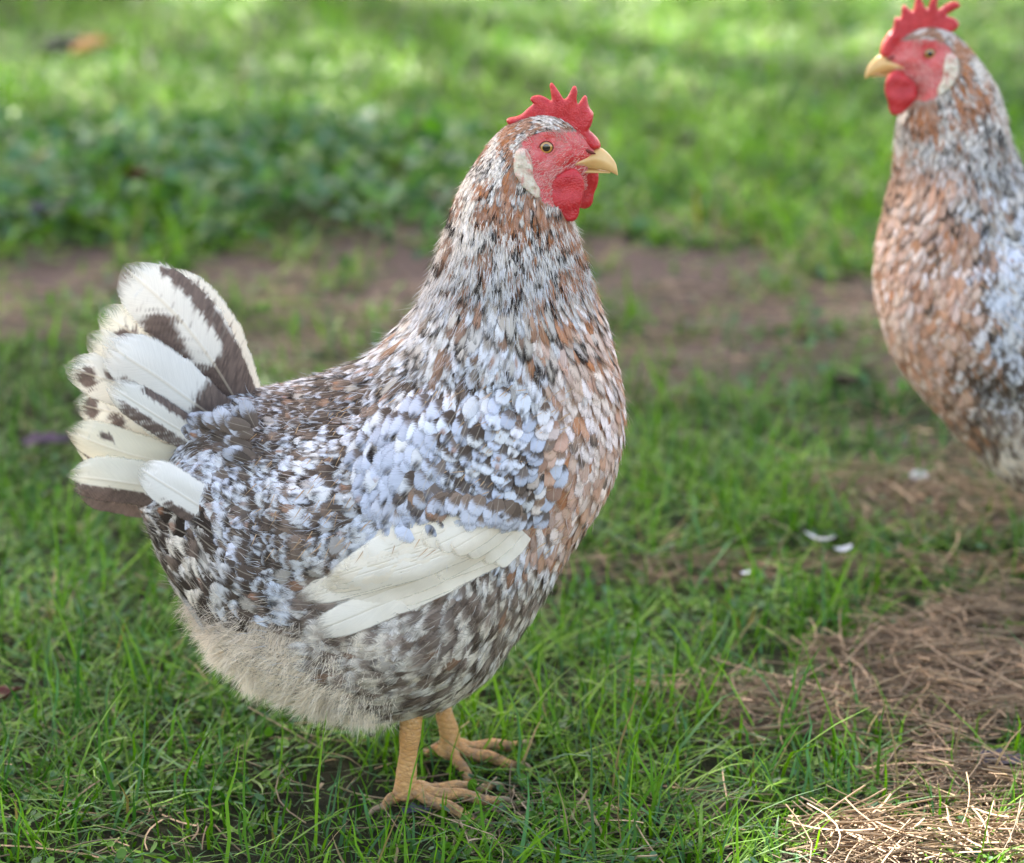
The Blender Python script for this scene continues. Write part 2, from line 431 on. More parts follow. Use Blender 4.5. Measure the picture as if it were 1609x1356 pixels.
RINGS1 = [((246, 778), (236, 812), .010), ((300, 680), (268, 885), .040), ((352, 628), (309, 950), .062), ((402, 622), (352, 1015), .080), ((455, 614), (416, 1060), .094),
          ((520, 595), (503, 1093), .102), ((578, 571), (613, 1108), .106), ((622, 530), (735, 1068), .106), ((655, 492), (822, 968), .101), ((676, 447), (895, 848), .093),
          ((692, 402), (955, 752), .083), ((704, 360), (975, 640), .071), ((715, 325), (950, 522), .059), ((730, 288), (923, 433), .047), ((752, 252), (904, 372), .038),
          ((775, 220), (893, 338), .030), ((797, 200), (884, 328), .0255), ((820, 188), (878, 316), .0225), ((845, 182), (880, 306), .0195), ((870, 184), (888, 297), .0172),
          ((893, 194), (900, 288), .0136), ((912, 207), (912, 279), .0106), ((926, 221), (920, 270), .0082), ((934, 231), (926, 262), .0058)]
RINGS2 = [((246, 690), (236, 712), .010), ((300, 640), (268, 760), .040), ((352, 600), (308, 860), .062), ((402, 590), (370, 960), .080), ((455, 580), (450, 1010), .094),
          ((520, 560), (540, 1040), .102), ((578, 535), (640, 1040), .104), ((622, 500), (735, 965), .103), ((652, 470), (808, 888), .098), ((674, 432), (872, 812), .091),
          ((692, 394), (912, 722), .078), ((702, 355), (922, 628), .067), ((710, 322), (908, 525), .056), ((724, 288), (900, 443), .046), ((748, 252), (900, 378), .038)] + RINGS1[15:]

FACE = [(816, 226), (832, 212), (856, 205), (880, 206), (900, 205), (912, 200), (950, 220), (950, 290), (905, 300), (884, 316), (868, 326), (852, 318), (840, 296), (828, 268), (818, 245)]
FLUFF1 = [(300, 975), (340, 985), (400, 975), (470, 975), (530, 1020), (590, 1080), (620, 1160), (300, 1160), (270, 1000)]

def smooth_rings(R, m):
    A = np.array([r[0] for r in R], float); B = np.array([r[1] for r in R], float); W = np.array([r[2] for r in R], float)
    X = np.concatenate([A, B, W[:, None]], 1)
    # arc-length spaced parameter
    mid = (A + B) / 2; n = len(R)
    out = []
    sub = 24
    for i in range(n - 1):
        p0 = X[max(i - 1, 0)]; p1 = X[i]; p2 = X[i + 1]; p3 = X[min(i + 2, n - 1)]
        for k in range(sub):
            t = k / sub
            out.append(.5 * ((2 * p1) + (-p0 + p2) * t + (2 * p0 - 5 * p1 + 4 * p2 - p3) * t * t + (-p0 + 3 * p1 - 3 * p2 + p3) * t ** 3))
    out.append(X[-1]); out = np.array(out)
    # smooth
    for _ in range(20):
        out[1:-1] = out[1:-1] * .5 + (out[:-2] + out[2:]) * .25
    c = (out[:, :2] + out[:, 2:4]) / 2
    s = np.concatenate([[0], np.cumsum(np.linalg.norm(np.diff(c, axis=0), axis=1) + .15 * np.linalg.norm(np.diff(out[:, :2], axis=0), axis=1))])
    si = np.linspace(0, s[-1], m)
    return np.stack([np.interp(si, s, out[:, k]) for k in range(5)], 1)

NS, NTH = 260, 144
class Body:
    def __init__(b, R, hen):
        r = smooth_rings(R, NS)
        ax, az = D(r[:, 0], r[:, 1]); bx, bz = D(r[:, 2], r[:, 3]); wd = r[:, 4]
        th = np.linspace(0, 2 * np.pi, NTH + 1)
        c = np.cos(th); s = np.sin(th)
        cc = np.sign(c) * np.abs(c) ** .95; ss = np.sign(s) * np.abs(s) ** .92
        X = ((ax + bx) / 2)[:, None] + ((ax - bx) / 2)[:, None] * cc
        Z = ((az + bz) / 2)[:, None] + ((az - bz) / 2)[:, None] * cc
        # the body is fuller in its lower half
        full = 1 - .10 * cc[None, :] * sst(.05, .09, wd)[:, None]
        Y = -wd[:, None] * ss * full
        px, py = vis(np.stack([X, Y, Z], -1))
        def g(cx, cy, rx, ry, a=0):
            ca, sa = math.cos(a), math.sin(a); dx = px - cx; dy = py - cy
            return np.exp(-(((dx * ca + dy * sa) / rx) ** 2 + ((-dx * sa + dy * ca) / ry) ** 2))
        sgn = np.sign(Y)
        q = (((px - 640) * math.cos(-.35) + (py - 770) * math.sin(-.35)) / 225) ** 2 + ((-(px - 640) * math.sin(-.35) + (py - 770) * math.cos(-.35)) / 140) ** 2
        wing = sst(1.15, .55, q) * .013 * np.abs(ss)
        thigh = g(640, 1020, 90, 70) * .008 * np.abs(ss)
        face = (-.0028 * g(858, 232, 17, 14) + .0016 * g(858, 207, 26, 8) + .0018 * g(872, 285, 26, 18, -.7) + .0012 * g(895, 245, 18, 10) - .001 * g(900, 262, 25, 5)
                + .0012 * g(835, 262, 14, 22)) * np.abs(ss)
        nz = (fbm(px / 9, py / 9, 5) - .5) * .0012 * (px > 815) * (py < 330) * np.abs(ss)
        lump = (fbm(px / 60 + 7, py / 60, 9) - .5) * .010 * sst(.03, .08, wd)[:, None] * np.abs(ss)
        Y = Y + sgn * (wing + thigh + face + nz + lump)
        b.G = np.stack([X, Y, Z], -1); b.px = px; b.py = py; b.wd = wd
        b.G[:, -1] = b.G[:, 0]
        ds = np.gradient(b.G, axis=0); dt = np.zeros_like(b.G); dt[:, 1:-1] = (b.G[:, 2:] - b.G[:, :-2]) / 2
        dt[:, 0] = dt[:, -1] = (b.G[:, 1] - b.G[:, -2]) / 2
        b.ds = ds; b.dt = dt
        N = np.cross(dt, ds); N /= np.linalg.norm(N, axis=-1, keepdims=True) + 1e-12
        cen = b.G.mean(1, keepdims=True)
        if ((N * (b.G - cen)).sum(-1)).mean() < 0: N = -N
        b.N = N
        # depth map of the flank
        b.x0, b.z0, b.h = -.22, .02, .002
        nx, nz_ = 210, 250
        H = np.full((nx, nz_), np.nan)
        fx = np.linspace(0, NS - 1, 1400); ft = np.linspace(NTH * .0, NTH * .5, 500)
        FS, FT = np.meshgrid(fx, ft, indexing='ij')
        P = b.S(FS.ravel(), FT.ravel())[0]
        ii = ((P[:, 0] - b.x0) / b.h).astype(int); jj = ((P[:, 2] - b.z0) / b.h).astype(int)
        ok = (ii >= 0) & (ii < nx) & (jj >= 0) & (jj < nz_)
        Hm = np.full(nx * nz_, 1e9); np.minimum.at(Hm, ii[ok] * nz_ + jj[ok], P[ok, 1]); Hm = Hm.reshape(nx, nz_)
        bad = Hm > 1e8; Hm[bad] = 0.0
        for _ in range(3):
            K = Hm.copy(); K[1:-1, 1:-1] = (Hm[1:-1, 1:-1] * 4 + Hm[:-2, 1:-1] + Hm[2:, 1:-1] + Hm[1:-1, :-2] + Hm[1:-1, 2:]) / 8; Hm = K
        b.H = Hm
    def on(b, px, py):
        # design pixel -> (x, z) on the near flank
        x, z = D(px, py)
        for _ in range(6):
            x, z = Dy(px, py, b.flank(np.asarray(x, float), np.asarray(z, float)))
        return x, z
    def flank(b, x, z):
        a = np.clip((x - b.x0) / b.h - .5, 0, b.H.shape[0] - 1.001); c = np.clip((z - b.z0) / b.h - .5, 0, b.H.shape[1] - 1.001)
        i = a.astype(int); j = c.astype(int); f = a - i; g = c - j
        H = b.H
        return (H[i, j] * (1 - f) + H[i + 1, j] * f) * (1 - g) + (H[i, j + 1] * (1 - f) + H[i + 1, j + 1] * f) * g
    def S(b, s, t):
        sc = np.clip(s, 0, NS - 1.001); t = np.mod(t, NTH)
        i = sc.astype(int); f = (sc - i)[..., None]; j = t.astype(int); j = np.minimum(j, NTH - 1); g = (t - j)[..., None]
        def bl(A): return (A[i, j] * (1 - f) + A[i + 1, j] * f) * (1 - g) + (A[i, j + 1] * (1 - f) + A[i + 1, j + 1] * f) * g
        P = bl(b.G); N = bl(b.N)
        if (s < 0).any():
            dsv = b.G[6][j] - b.G[0][j]; ex = np.minimum(s, 0)[..., None] / 6
            P = P + dsv * ex * .6
        return P, N

def profile(v, vt=.6, root=.25):
    a = np.clip(v / .35, 0, 1) ** .7 * (1 - root) + root
    c = np.sqrt(np.clip(1 - (np.clip(v - vt, 0, 1) / (1.0 - vt)) ** 2, 0, 1))
    return a * np.maximum(c, .12)

def pal(px, py, hen, r):
    """per feather colours from its place on the bird.  px,py design coords"""
    n = len(px)
    W = np.tile([.86, .85, .84], (n, 1)); Dk = np.tile([.020, .015, .013], (n, 1)); G = np.tile([.38, .135, .036], (n, 1)); B = np.tile([.080, .060, .047], (n, 1))
    W = W * (r.uniform(.90, 1.08, (n, 1)))
    warm = r.uniform(0, 1, (n, 1)); W = W * (1 - .18 * warm * np.array([[0, .35, 1.0]]))
    G = G * r.uniform(.75, 1.35, (n, 1)); G = G + (W - G) * (r.uniform(0, .30, (n, 1)))
    B = B * r.uniform(.6, 1.5, (n, 1))
    clump = fbm(px / 26 + hen * 50, py / 26, 31, 3)
    neck = sst(585, 520, py) * sst(560, 640, px)
    breast = sst(815, 905, px + (py - 560) * .05 + (clump - .5) * 160) * sst(420, 520, py) * sst(900, 840, py)
    frontneck = sst(820, 880, px) * sst(300, 340, py) * sst(560, 480, py)
    ear = np.exp(-(((px - 795) / 45) ** 2 + ((py - 300) / 45) ** 2)) + .8 * np.exp(-(((px - 860) / 40) ** 2 + ((py - 345) / 22) ** 2)) + .55 * np.exp(-(((px - 800) / 25) ** 2 + ((py - 225) / 25) ** 2))
    flank = sst(850, 920, py) * sst(470, 560, px)
    under = sst(430, 330, px) * sst(760, 840, py)
    saddle = sst(640, 560, px) * sst(560, 600, py) * (1 - under)
    if hen == 2: breast = sst(775, 840, px + (clump - .5) * 120) * sst(410, 470, py)
    pD = .02 + .13 * neck * sst(230, 290, py) + .03 * saddle + .04 * under
    crown = np.exp(-(((px - 840) / 62) ** 2 + ((py - 198) / 24) ** 2))
    pG = .02 + .05 * neck + .50 * breast + (.16 if hen == 1 else .0) * frontneck + .85 * ear + .75 * crown; pD = pD + .14 * crown
    if hen == 2: pG = pG + .30 * breast + .06 * neck; pD = pD + .04 * neck
    pB = .02 + .14 * saddle + .22 * flank + .1 * under
    pG = np.clip(pG + (clump - .5) * 1.1 * np.clip(pG * 2, 0, 1), 0, .93)
    x = r.uniform(0, 1, n)
    # on the neck the spots are coherent patches, larger than one feather
    fx = px + (py - 300) * .25
    sp1 = vnoise(fx / 8.5 + hen * 9, py / 13, 201) * .8 + vnoise(fx / 4, py / 6, 202) * .2
    sp2 = vnoise(fx / 17 + hen * 5, py / 24, 203) * .7 + vnoise(fx / 6, py / 9, 204) * .3
    xn = np.clip(1 - sst(.25, .80, sp1) , 0, 1)
    tD = np.where(neck > .4, (sp1 + (x - .5) * .06 > .765 - pD * .9), x < pD)
    tG = np.where(neck > .4, (sp2 + (x - .5) * .08 > .74 - pG * .60), (x < pD + pG)) & ~tD
    frn = frontneck; tB = (x >= pD + pG) & (x < pD + pG + pB) & ~tD & ~tG
    big_ = fbm(px / 80 + hen * 3, py / 70, 301, 2)
    tip = W.copy(); base = B.copy(); start = r.uniform(.46, .66, n) + (big_ - .5) * .7 * (1 - neck) + .06 * saddle; spot = (r.uniform(0, 1, n) < .50 - .3 * neck) * r.uniform(.6, 1, n)
    sky_lav = (1 - breast) * (1 - flank) * (1 - under) * sst(330, 480, py)
    tip = tip * (1 - sky_lav[:, None] * np.array([[.26, .20, .09]]))  # lavender tips, with the sky's blue light on back and wing painted in
    tip = tip * (1 - breast[:, None] * np.array([[0, .10, .10]]))
    ud = under[:, None]; base = base * (1 - .45 * ud); start = start + .08 * under; creamy = np.clip(flank + under, 0, 1)[:, None]; tip = tip * (1 - creamy * np.array([[.12, .15, .20]]))
    nn_ = neck[:, None] * .85; base = base * (1 - nn_) + (np.array([.50, .44, .37]) * r.uniform(.5, 1.1, (n, 1))) * nn_; tip = tip * (1 - neck[:, None] * np.array([[-.02, .01, .05]]))
    bb_ = breast[:, None] * .85; base = base * (1 - bb_) + (np.array([.46, .30, .21]) * r.uniform(.7, 1.1, (n, 1))) * bb_
    fb_ = flank[:, None] * .7; base = base * (1 - fb_) + (np.array([.34, .275, .23]) * r.uniform(.6, 1.2, (n, 1))) * fb_
    tip[tD] = Dk[tD] * r.uniform(.6, 1.7, (tD.sum(), 1)); base[tD] = base[tD] * .5 + W[tD] * .4; start[tD] = r.uniform(.6, .8, tD.sum()); spot[tD] = 0
    gw = r.uniform(.0, .5, (tG.sum(), 1)) * breast[tG][:, None]
    nb_ = (1 - np.clip(breast[tG] + frontneck[tG] + ear[tG] + .45 * (neck * sst(500, 440, py))[tG], 0, 1))[:, None] * .8; tip[tG] = (G[tG] * (1 - gw) + W[tG] * gw) * (1 - nb_) + np.array([.20, .14, .10]) * nb_; base[tG] = base[tG] * .45 + G[tG] * .5; start[tG] = r.uniform(.2, .5, tG.sum()); base = base * (1 - (.6 * breast[:, None] if hen == 2 else 0)) + (np.array([.44, .19, .075]) * .6 * breast[:, None] if hen == 2 else 0); spot[tG] *= .3
    tip[tB] = B[tB] * 1.9; start[tB] = .55
    spot = spot * (1 - .85 * breast) * (1 - .5 * flank)
    csp = Dk * r.uniform(.8, 2.2, (n, 1)); gs = r.uniform(0, 1, n) < (.12 + .3 * neck); csp[gs] = G[gs] * .7
    return tip, base, csp, start, spot

def sizes(px, py):
    """feather length, width (m) by place"""
    L = np.full(px.shape, .023); W = np.full(px.shape, .0118)
    up = sst(500, 430, py); L = L * (1 - up) + .0180 * up; W = W * (1 - up) + .0036 * up
    hd = sst(330, 230, py); L = L * (1 - hd) + .0080 * hd; W = W * (1 - hd) + .0017 * hd
    hk = np.exp(-((py - 500) / 60) ** 2) * sst(600, 650, px) * sst(900, 850, px); L = L + .006 * hk; W = W - .0022 * hk
    un = sst(430, 330, px) * sst(760, 820, py); L = L + .012 * un; W = W + .011 * un
    fl = sst(900, 960, py) * sst(450, 520, px); L = L + .008 * fl; W = W + .0015 * fl
    sm = sst(600, 560, px) * sst(760, 700, py); L = L - .002 * sm; W = W - .0020 * sm
    return L, W

def build_hen(root, hen, R, fluffpoly, seed, detail=1.0):
    r = np.random.default_rng(seed)
    b = Body(R, hen)
    # ---- skin / under surface, one continuous mesh
    V = b.G[:, :-1].reshape(-1, 3); nt_ = NTH
    i = np.arange(NS - 1)[:, None] * nt_; j = np.arange(nt_)[None]; jn = (j + 1) % nt_
    Q = np.stack([i + j, i + jn, i + nt_ + jn, i + nt_ + j], -1).reshape(-1, 4)
    fpx = b.px[:-1, :-1].ravel(); fpy = b.py[:-1, :-1].ravel()
    isface = inpoly(fpx, fpy, FACE) | (fpx > 905)
    mq = np.where(isface, 1, 0)
    capa = len(V); V = np.concatenate([V, b.G[0].mean(0)[None], b.G[-1].mean(0)[None]])
    tr = [(capa, (k + 1) % nt_, k) for k in range(nt_)] + [(capa + 1, (NS - 1) * nt_ + k, (NS - 1) * nt_ + (k + 1) % nt_) for k in range(nt_)]
    parts = [(V, Q, None, mq), (V, None, np.array(tr), 1)]
    # legs: shank, toes, hallux
    def gpt(px, py, Y, z):   # ground point under a pixel for the near hen
        x, y = onground(px, py); return (float(x) - X0, float(y), z)
    lx_ = 0 if hen == 1 else -.075
    def shank(top, bot, Y, toes, lift=0):
        tx, tz = D(*top); bx_, _ = D(*bot); tx += lx_; bx_ += lx_
        p = [(tx + .004, Y * .9, tz + .05), (tx, Y, tz), (tx * .6 + bx_ * .4, Y, tz * .6 + .018 * .4), (bx_ + .001, Y, .030), (bx_, Y, .015)]
        parts.append((*tube(p, [.012, .0078, .0064, .0074, .0092], 20), 2))
        for (ex, ey, ez, rr) in toes:
            ex = ex + lx_
            s0 = np.array([bx_, Y, .014]); e = np.array([ex + .010 * (ex > bx_), ey * 1.0, ez]); n = 7; rr = rr * .86
            pts = [s0 + (e - s0) * k / n + np.array([0, 0, .0014 * math.sin(k * 1.9) * (k < n) + .006 * (1 - k / n) * (k > 0)]) for k in range(n + 1)]
            rad = [rr * 1.2, rr * 1.05, rr * .95, rr * 1.0, rr * .86, rr * .92, rr * .8, rr * .6]
            parts.append((*tube(pts, rad, 14), 2))
            d = (e - s0); d /= np.linalg.norm(d)
            parts.append((*tube([e - d * .003, e + d * .006 + np.array([0, 0, .001]), e + d * .013 + np.array([0, 0, -.005])], [rr * .55, rr * .42, rr * .1], 10), 3))
    shank((648, 1110), (640, 1245), -.040, [(.050, -.036, .009, .0056), (.036, -.062, .005, .0052), (.044, -.008, .008, .0052), (-.024, -.046, .008, .0050)])
    x2 = D(705, 1190)[0]
    shank((690, 1108), (703, 1195), .037, [(x2 + .043, .066, .010, .0056), (x2 + .040, .031, .008, .0056), (x2 + .008, .000, .006, .005), (x2 - .018, .050, .010, .0045)])
    Vj, Qj, Tj, mj = join(parts)
    body = mesh_obj('body', Vj, Qj, [M_UNDER, M_SKIN, M_LEG, M_CLAW], root, mi=mj, tris=Tj)

    # ---- contour feathers following the surface from head to tail
    fs = []; ft = []
    s = NS - 2.0
    row = 0
    seglen = np.linalg.norm(b.ds, axis=-1)           # (NS, NTH+1) metres per step
    while s > 1:
        i0 = int(s)
        ringp = b.px[i0, :-1]; ringq = b.py[i0, :-1]
        L, W = sizes(ringp, ringq)
        circ = np.linalg.norm(np.diff(b.G[i0], axis=0), axis=1)
        dens = circ / (W * .52); cum = np.concatenate([[0], np.cumsum(dens)])
        n = max(6, int(cum[-1])); pos = (np.arange(n) + .5 * (row % 2) + r.uniform(-.22, .22, n)) * cum[-1] / n
        tt = np.interp(np.mod(pos, cum[-1]), cum, np.arange(NTH + 1))
        fs.append(np.full(n, s)); ft.append(tt)
        # advance by smallest useful step; feathers are thinned afterwards where rings bunch up
        q = NTH // 4; step = (L * .30 / np.maximum(seglen[i0, :-1], 1e-6))
        s -= max(.35, np.percentile(step, 12)); row += 1
    fs = np.concatenate(fs); ft = np.concatenate(ft)
    fs = fs + r.uniform(-.5, .5, len(fs))
    P, N = b.S(fs, ft); px, py = vis(P)
    L, W = sizes(px, py)
    ii = np.clip(fs.astype(int), 0, NS - 1); jj = np.clip(ft.astype(int), 0, NTH)
    sl_ = np.maximum(seglen[ii, jj], 2e-5); tl = np.maximum(np.linalg.norm(b.dt[ii, jj], axis=-1), 2e-5)
    # thinning where rows bunch (fan centres)
    stepm = np.interp(fs, np.arange(NS), np.percentile(seglen, 12, axis=1))
    keep = r.uniform(0, 1, len(fs)) < np.clip((sl_ / stepm) , .12, 1) ** .0 * 1.0
    local = sl_ / np.maximum(np.percentile(seglen[:, :-1], 88, axis=1)[ii], 1e-6)
    keep &= r.uniform(0, 1, len(fs)) < np.clip(local * 1.3, .10, 1)
    keep &= ~(inpoly(px, py, FACE) | (px > 905) & (py < 330))
    keep &= ~(inpoly(px, py, [(803, 238), (825, 234), (832, 262), (850, 300), (830, 300), (808, 280)]))
    fl = inpoly(px + r.normal(0, 16, len(px)), py + r.normal(0, 16, len(px)), fluffpoly)
    keep &= ~fl
    fs, ft, px, py, L, W, sl_, tl = [a[keep] for a in (fs, ft, px, py, L, W, sl_, tl)]
    n = len(fs); nv, nu = 8, 5
    v = np.linspace(0, 1, nv); u = np.linspace(-1, 1, nu)
    L = L * r.uniform(.8, 1.2, n); W = W * r.uniform(.85, 1.2, n)
    yaw = r.normal(0, .10, n) + np.where(py < 800, 0, 0)
    prof = profile(v)[None, :, None] * (1 + r.uniform(-.10, .10, (n, nv, 1)))
    along = (v[None, :, None] + (r.uniform(-.04, .04, (n, nv, nu)) * (v > .5)[None, :, None]) - (u[None, None] ** 2) * .05 * v[None, :, None]) * L[:, None, None]
    across = u[None, None] * .5 * W[:, None, None] * prof
    ca, sa = np.cos(yaw)[:, None, None], np.sin(yaw)[:, None, None]
    A = along * ca - across * sa; C = along * sa + across * ca
    SS = fs[:, None, None] - A / np.maximum(sl_, 6e-5)[:, None, None]; TT = ft[:, None, None] + C / np.maximum(tl, 2e-4)[:, None, None]
    Pf, Nf = b.S(SS, TT)
    big = sst(.006, .02, L) * (.35 + .65 * sst(.004, .009, W))
    lift = (.0004 + r.uniform(0, .0012, n) * big)[:, None, None] + (v[None, :, None] ** 1.3) * (r.uniform(.0012, .0042, n) * (.25 + .75 * big))[:, None, None]
    lift = lift + (1 - u[None, None] ** 2) * (.05 * W)[:, None, None] * prof + u[None, None] * (r.normal(0, .04, n) * W)[:, None, None] * v[None, :, None]
    Pf = Pf + Nf * lift[..., None]
    tip, base, csp, start, spot = pal(px, py, hen, r)
    rep = nv * nu
    rnd = r.uniform(0, 1, n)
    fuv = np.zeros((n, nv, nu, 3)); fuv[..., 0] = (u * .5 + .5)[None, None]; fuv[..., 1] = v[None, :, None]; fuv[..., 2] = rnd[:, None, None]
    prm = np.stack([start, spot, 18 + L * 900], 1)
    at = {'fuv': ('FLOAT_VECTOR', fuv.reshape(-1, 3)), 'prm': ('FLOAT_VECTOR', np.repeat(prm, rep, 0)), 'ctip': ('FLOAT_COLOR', np.repeat(tip, rep, 0)),
          'cbase': ('FLOAT_COLOR', np.repeat(base, rep, 0)), 'cspot': ('FLOAT_COLOR', np.repeat(csp, rep, 0)), 'fr': ('FLOAT', np.repeat(np.clip(.62 + .4 * sst(.009, .006, W) + .4 * sst(880, 960, py) * sst(420, 480, px), 0, 1), rep))}
    pl = mesh_obj('plumage', Pf.reshape(-1, 3), batch_faces(n, nv, nu), M_FEATHER, root, attrs=at); pl['kind'] = 'stuff'

    # ---- feathers laid by hand on the flank: (root px, tip px, width m, colours)
    def side_feathers(name, parent, rp, tp, Wm, col, sgn, lift0, lift1, nv=10, nu=7, curve=0.0, mat=None, vt=.6, root_w=.25, prm=None, start=None, camber=.10, edge=.04):
        rp = np.array(rp, float); tp = np.array(tp, float); n = len(rp); Wm = np.broadcast_to(Wm, (n,)).astype(float)
        rx, rz = b.on(rp[:, 0], rp[:, 1]); tx, tz = b.on(tp[:, 0], tp[:, 1])
        dx, dz = tx - rx, tz - rz; Ln = np.hypot(dx, dz); ex, ez = dx / Ln, dz / Ln; qx, qz = -ez, ex
        v = np.linspace(0, 1, nv); u = np.linspace(-1, 1, nu)
        pr = profile(v, vt, root_w)[None, :, None] * (1 + r.uniform(-edge, edge, (n, nv, nu)) * (np.abs(u) > .9)[None, None])
        al = (v[None, :, None] + r.uniform(-edge, edge, (n, nv, nu)) * .5 * (v > .7)[None, :, None]) * Ln[:, None, None]
        ac = u[None, None] * .5 * Wm[:, None, None] * pr
        bend = np.broadcast_to(curve, (n,))[:, None, None] * Ln[:, None, None] * np.sin(np.pi * v)[None, :, None]
        X = rx[:, None, None] + ex[:, None, None] * al + qx[:, None, None] * (ac + bend)
        Z = rz[:, None, None] + ez[:, None, None] * al + qz[:, None, None] * (ac + bend)
        H = b.flank(X, Z)
        # smooth the depth along the feather (stiff quill)
        cen = H[:, :, nu // 2]
        H = H * .5 + cen[:, :, None] * .5
        l0 = np.broadcast_to(lift0, (n,))[:, None, None]; l1 = np.broadcast_to(lift1, (n,))[:, None, None]
        Y = H - (l0 + (l1 - l0) * v[None, :, None]) - (1 - u[None, None] ** 2) * camber * Wm[:, None, None] * pr
        Pn = np.stack([X, Y * sgn, Z], -1)
        fuv = np.zeros((n, nv, nu, 3)); fuv[..., 0] = (u * .5 + .5)[None, None]; fuv[..., 1] = v[None, :, None]; fuv[..., 2] = r.uniform(0, 1, n)[:, None, None]
        rep = nv * nu; at = {'fuv': ('FLOAT_VECTOR', fuv.reshape(-1, 3))}
        if callable(col):
            at['ctip'] = ('FLOAT_COLOR', col(fuv[..., 0], fuv[..., 1], fuv[..., 2]).reshape(-1, 3))
        else:
            tip, base, csp, st, sp = col
            prm = np.stack([st, sp, 18 + Ln * 900], 1)
            at.update({'prm': ('FLOAT_VECTOR', np.repeat(prm, rep, 0)), 'ctip': ('FLOAT_COLOR', np.repeat(tip, rep, 0)),
                       'cbase': ('FLOAT_COLOR', np.repeat(base, rep, 0)), 'cspot': ('FLOAT_COLOR', np.repeat(csp, rep, 0)), 'fr': ('FLOAT', np.full(n * rep, .42))})
        return mesh_obj(name, Pn.reshape(-1, 3), batch_faces(n, nv, nu), mat, parent, attrs=at)

    WP = [(588, 660), (640, 625), (720, 600), (800, 600), (862, 630), (895, 690), (890, 750), (855, 800), (800, 812), (740, 806), (680, 796), (620, 788), (588, 768), (575, 710)]
    dy_w = 0 if hen == 1 else -60; dx_w = 0 if hen == 1 else -125
    for sgn in (1, -1):
        rr_ = np.random.default_rng(seed + 5)
        # coverts (scallops)
        gx, gy = np.meshgrid(np.arange(560, 900, 19.0), np.arange(590, 862, 14.0)); gx = gx + (np.arange(gx.shape[0]) % 2)[:, None] * 8.5
        gx = gx.ravel() + rr_.uniform(-5, 5, gx.size); gy = gy.ravel() + rr_.uniform(-4, 4, gy.size)
        k = inpoly(gx, gy, WP) & ((hen == 1) | (gx < 690)) & (rr_.uniform(0, 1, gx.size) < .35 + .65 * sst(600, 680, gy)); gx = gx[k]; gy = gy[k]
        bigc = np.exp(-(((gx - 650) / 70) ** 2 + ((gy - 730) / 110) ** 2))
        ang = np.radians(118 + 22 * sst(760, 600, gx) - 14 * sst(800, 880, gx)) + rr_.normal(0, .12, len(gx))
        Lp = (34 + 34 * bigc + 6 * rr_.uniform(-1, 1, len(gx))); Wp = (.0112 + .0100 * bigc) * rr_.uniform(.85, 1.15, len(gx))
        order = np.argsort(-gy); gx, gy, ang, Lp, Wp, bigc = [a[order] for a in (gx, gy, ang, Lp, Wp, bigc)]
        tx = gx + np.cos(ang) * Lp; ty = gy + np.sin(ang) * Lp
        tip, base, csp, st, sp = pal(gx, gy, hen, rr_)
        wht = rr_.uniform(0, 1, len(gx)) < .45 + .45 * bigc
        tip[wht] = np.array([.50, .535, .62]) * rr_.uniform(.78, 1.12, (wht.sum(), 1)); base[wht] = np.array([.15, .122, .105]) * rr_.uniform(.5, 1.3, (wht.sum(), 1))
        st = st - .08 * bigc - .30 * sst(680, 600, gy); low_ = sst(790, 830, gy)
        tip = tip * (1 - low_[:, None] * .3) + np.array([.55, .45, .34]) * low_[:, None] * .3
        lo = .0016 + .0010 * (1 - (gy - 548) / 300) + rr_.uniform(0, .0008, len(gx))
        wing = side_feathers('wing', root, np.stack([gx + dx_w, gy + dy_w], 1), np.stack([tx + dx_w, ty + dy_w], 1), Wp, (tip, base, csp, st, sp), sgn, lo + .001 + .002 * low_, lo + .0040 + .003 * bigc + .002 * low_ + rr_.uniform(0, .002, len(gx)), 10, 7, mat=M_FEATHER, root_w=.4, vt=.5)
        # flight feathers
        def white(uu, vv, rn):
            streak = vnoise(vv * 46 - np.abs(uu - .5) * 16, rn * 90 + (uu > .5) * 7, 3)
            c = np.ones(uu.shape + (3,)) * np.array([.93, .885, .78]); c = c * (1 - .10 * rn[..., None] * np.array([0, .4, 1.0]))
            m = sst(.40, .14, vv + streak * .15) * .35; c = c * (1 - m[..., None] * np.array([.35, .42, .5]))
            return c
        QF = [((802, 850), (488, 990), .0240, .00, .0040, .0050), ((775, 832), (467, 938), .0190, .02, .0032, .0036), ((812, 852), (600, 938), .021, .00, .0048, .0060), ((812, 846), (680, 898), .018, .00, .0056, .0068),
              ((790, 840), (540, 950), .020, .00, .0046, .0056), ((818, 842), (750, 872), .016, .0, .0060, .0074)]
        for k_ in range(17):
            q_ = k_ / 16
            QF.append(((785 - 75 * q_, 836 - 46 * q_), (482 + 138 * q_ + rr_.uniform(-5, 5), 934 - 108 * q_ + rr_.uniform(-4, 4)), .0185, .01, .0050 + .0036 * q_, .0058 + .0036 * q_))
        for k_ in range(7):
            q_ = k_ / 6
            QF.append(((740 + 85 * q_, 798 + 34 * q_), (640 + 135 * q_, 868 + 12 * q_ - 30 * (1 - q_)), .018, .0, .0088 + .0006 * q_, .0098))
        for rt, tp_, wm, cv, l0, l1 in QF:
            q = side_feathers('wing_feather', wing, [(rt[0] + dx_w, rt[1] + dy_w)], [(tp_[0] + dx_w, tp_[1] + dy_w)], wm, white, sgn, .003 + l0 * .45, .003 + l1 * .45, 40, 11, curve=-cv * .9, mat=M_QUILL, vt=.80, root_w=.7, camber=.05, edge=.02)
        # short coverts that cover the roots of the flight feathers
        m_ = 46; tq = rr_.uniform(0, 1, m_); rw = rr_.integers(0, 2, m_)
        gx = 612 + 215 * tq; gy = 764 + 36 * tq - rw * 12 + rr_.uniform(-4, 4, m_); ang = np.radians(122 - 8 * tq) + rr_.normal(0, .14, m_); Lp = rr_.uniform(34, 56, m_) * (1 - .2 * tq)
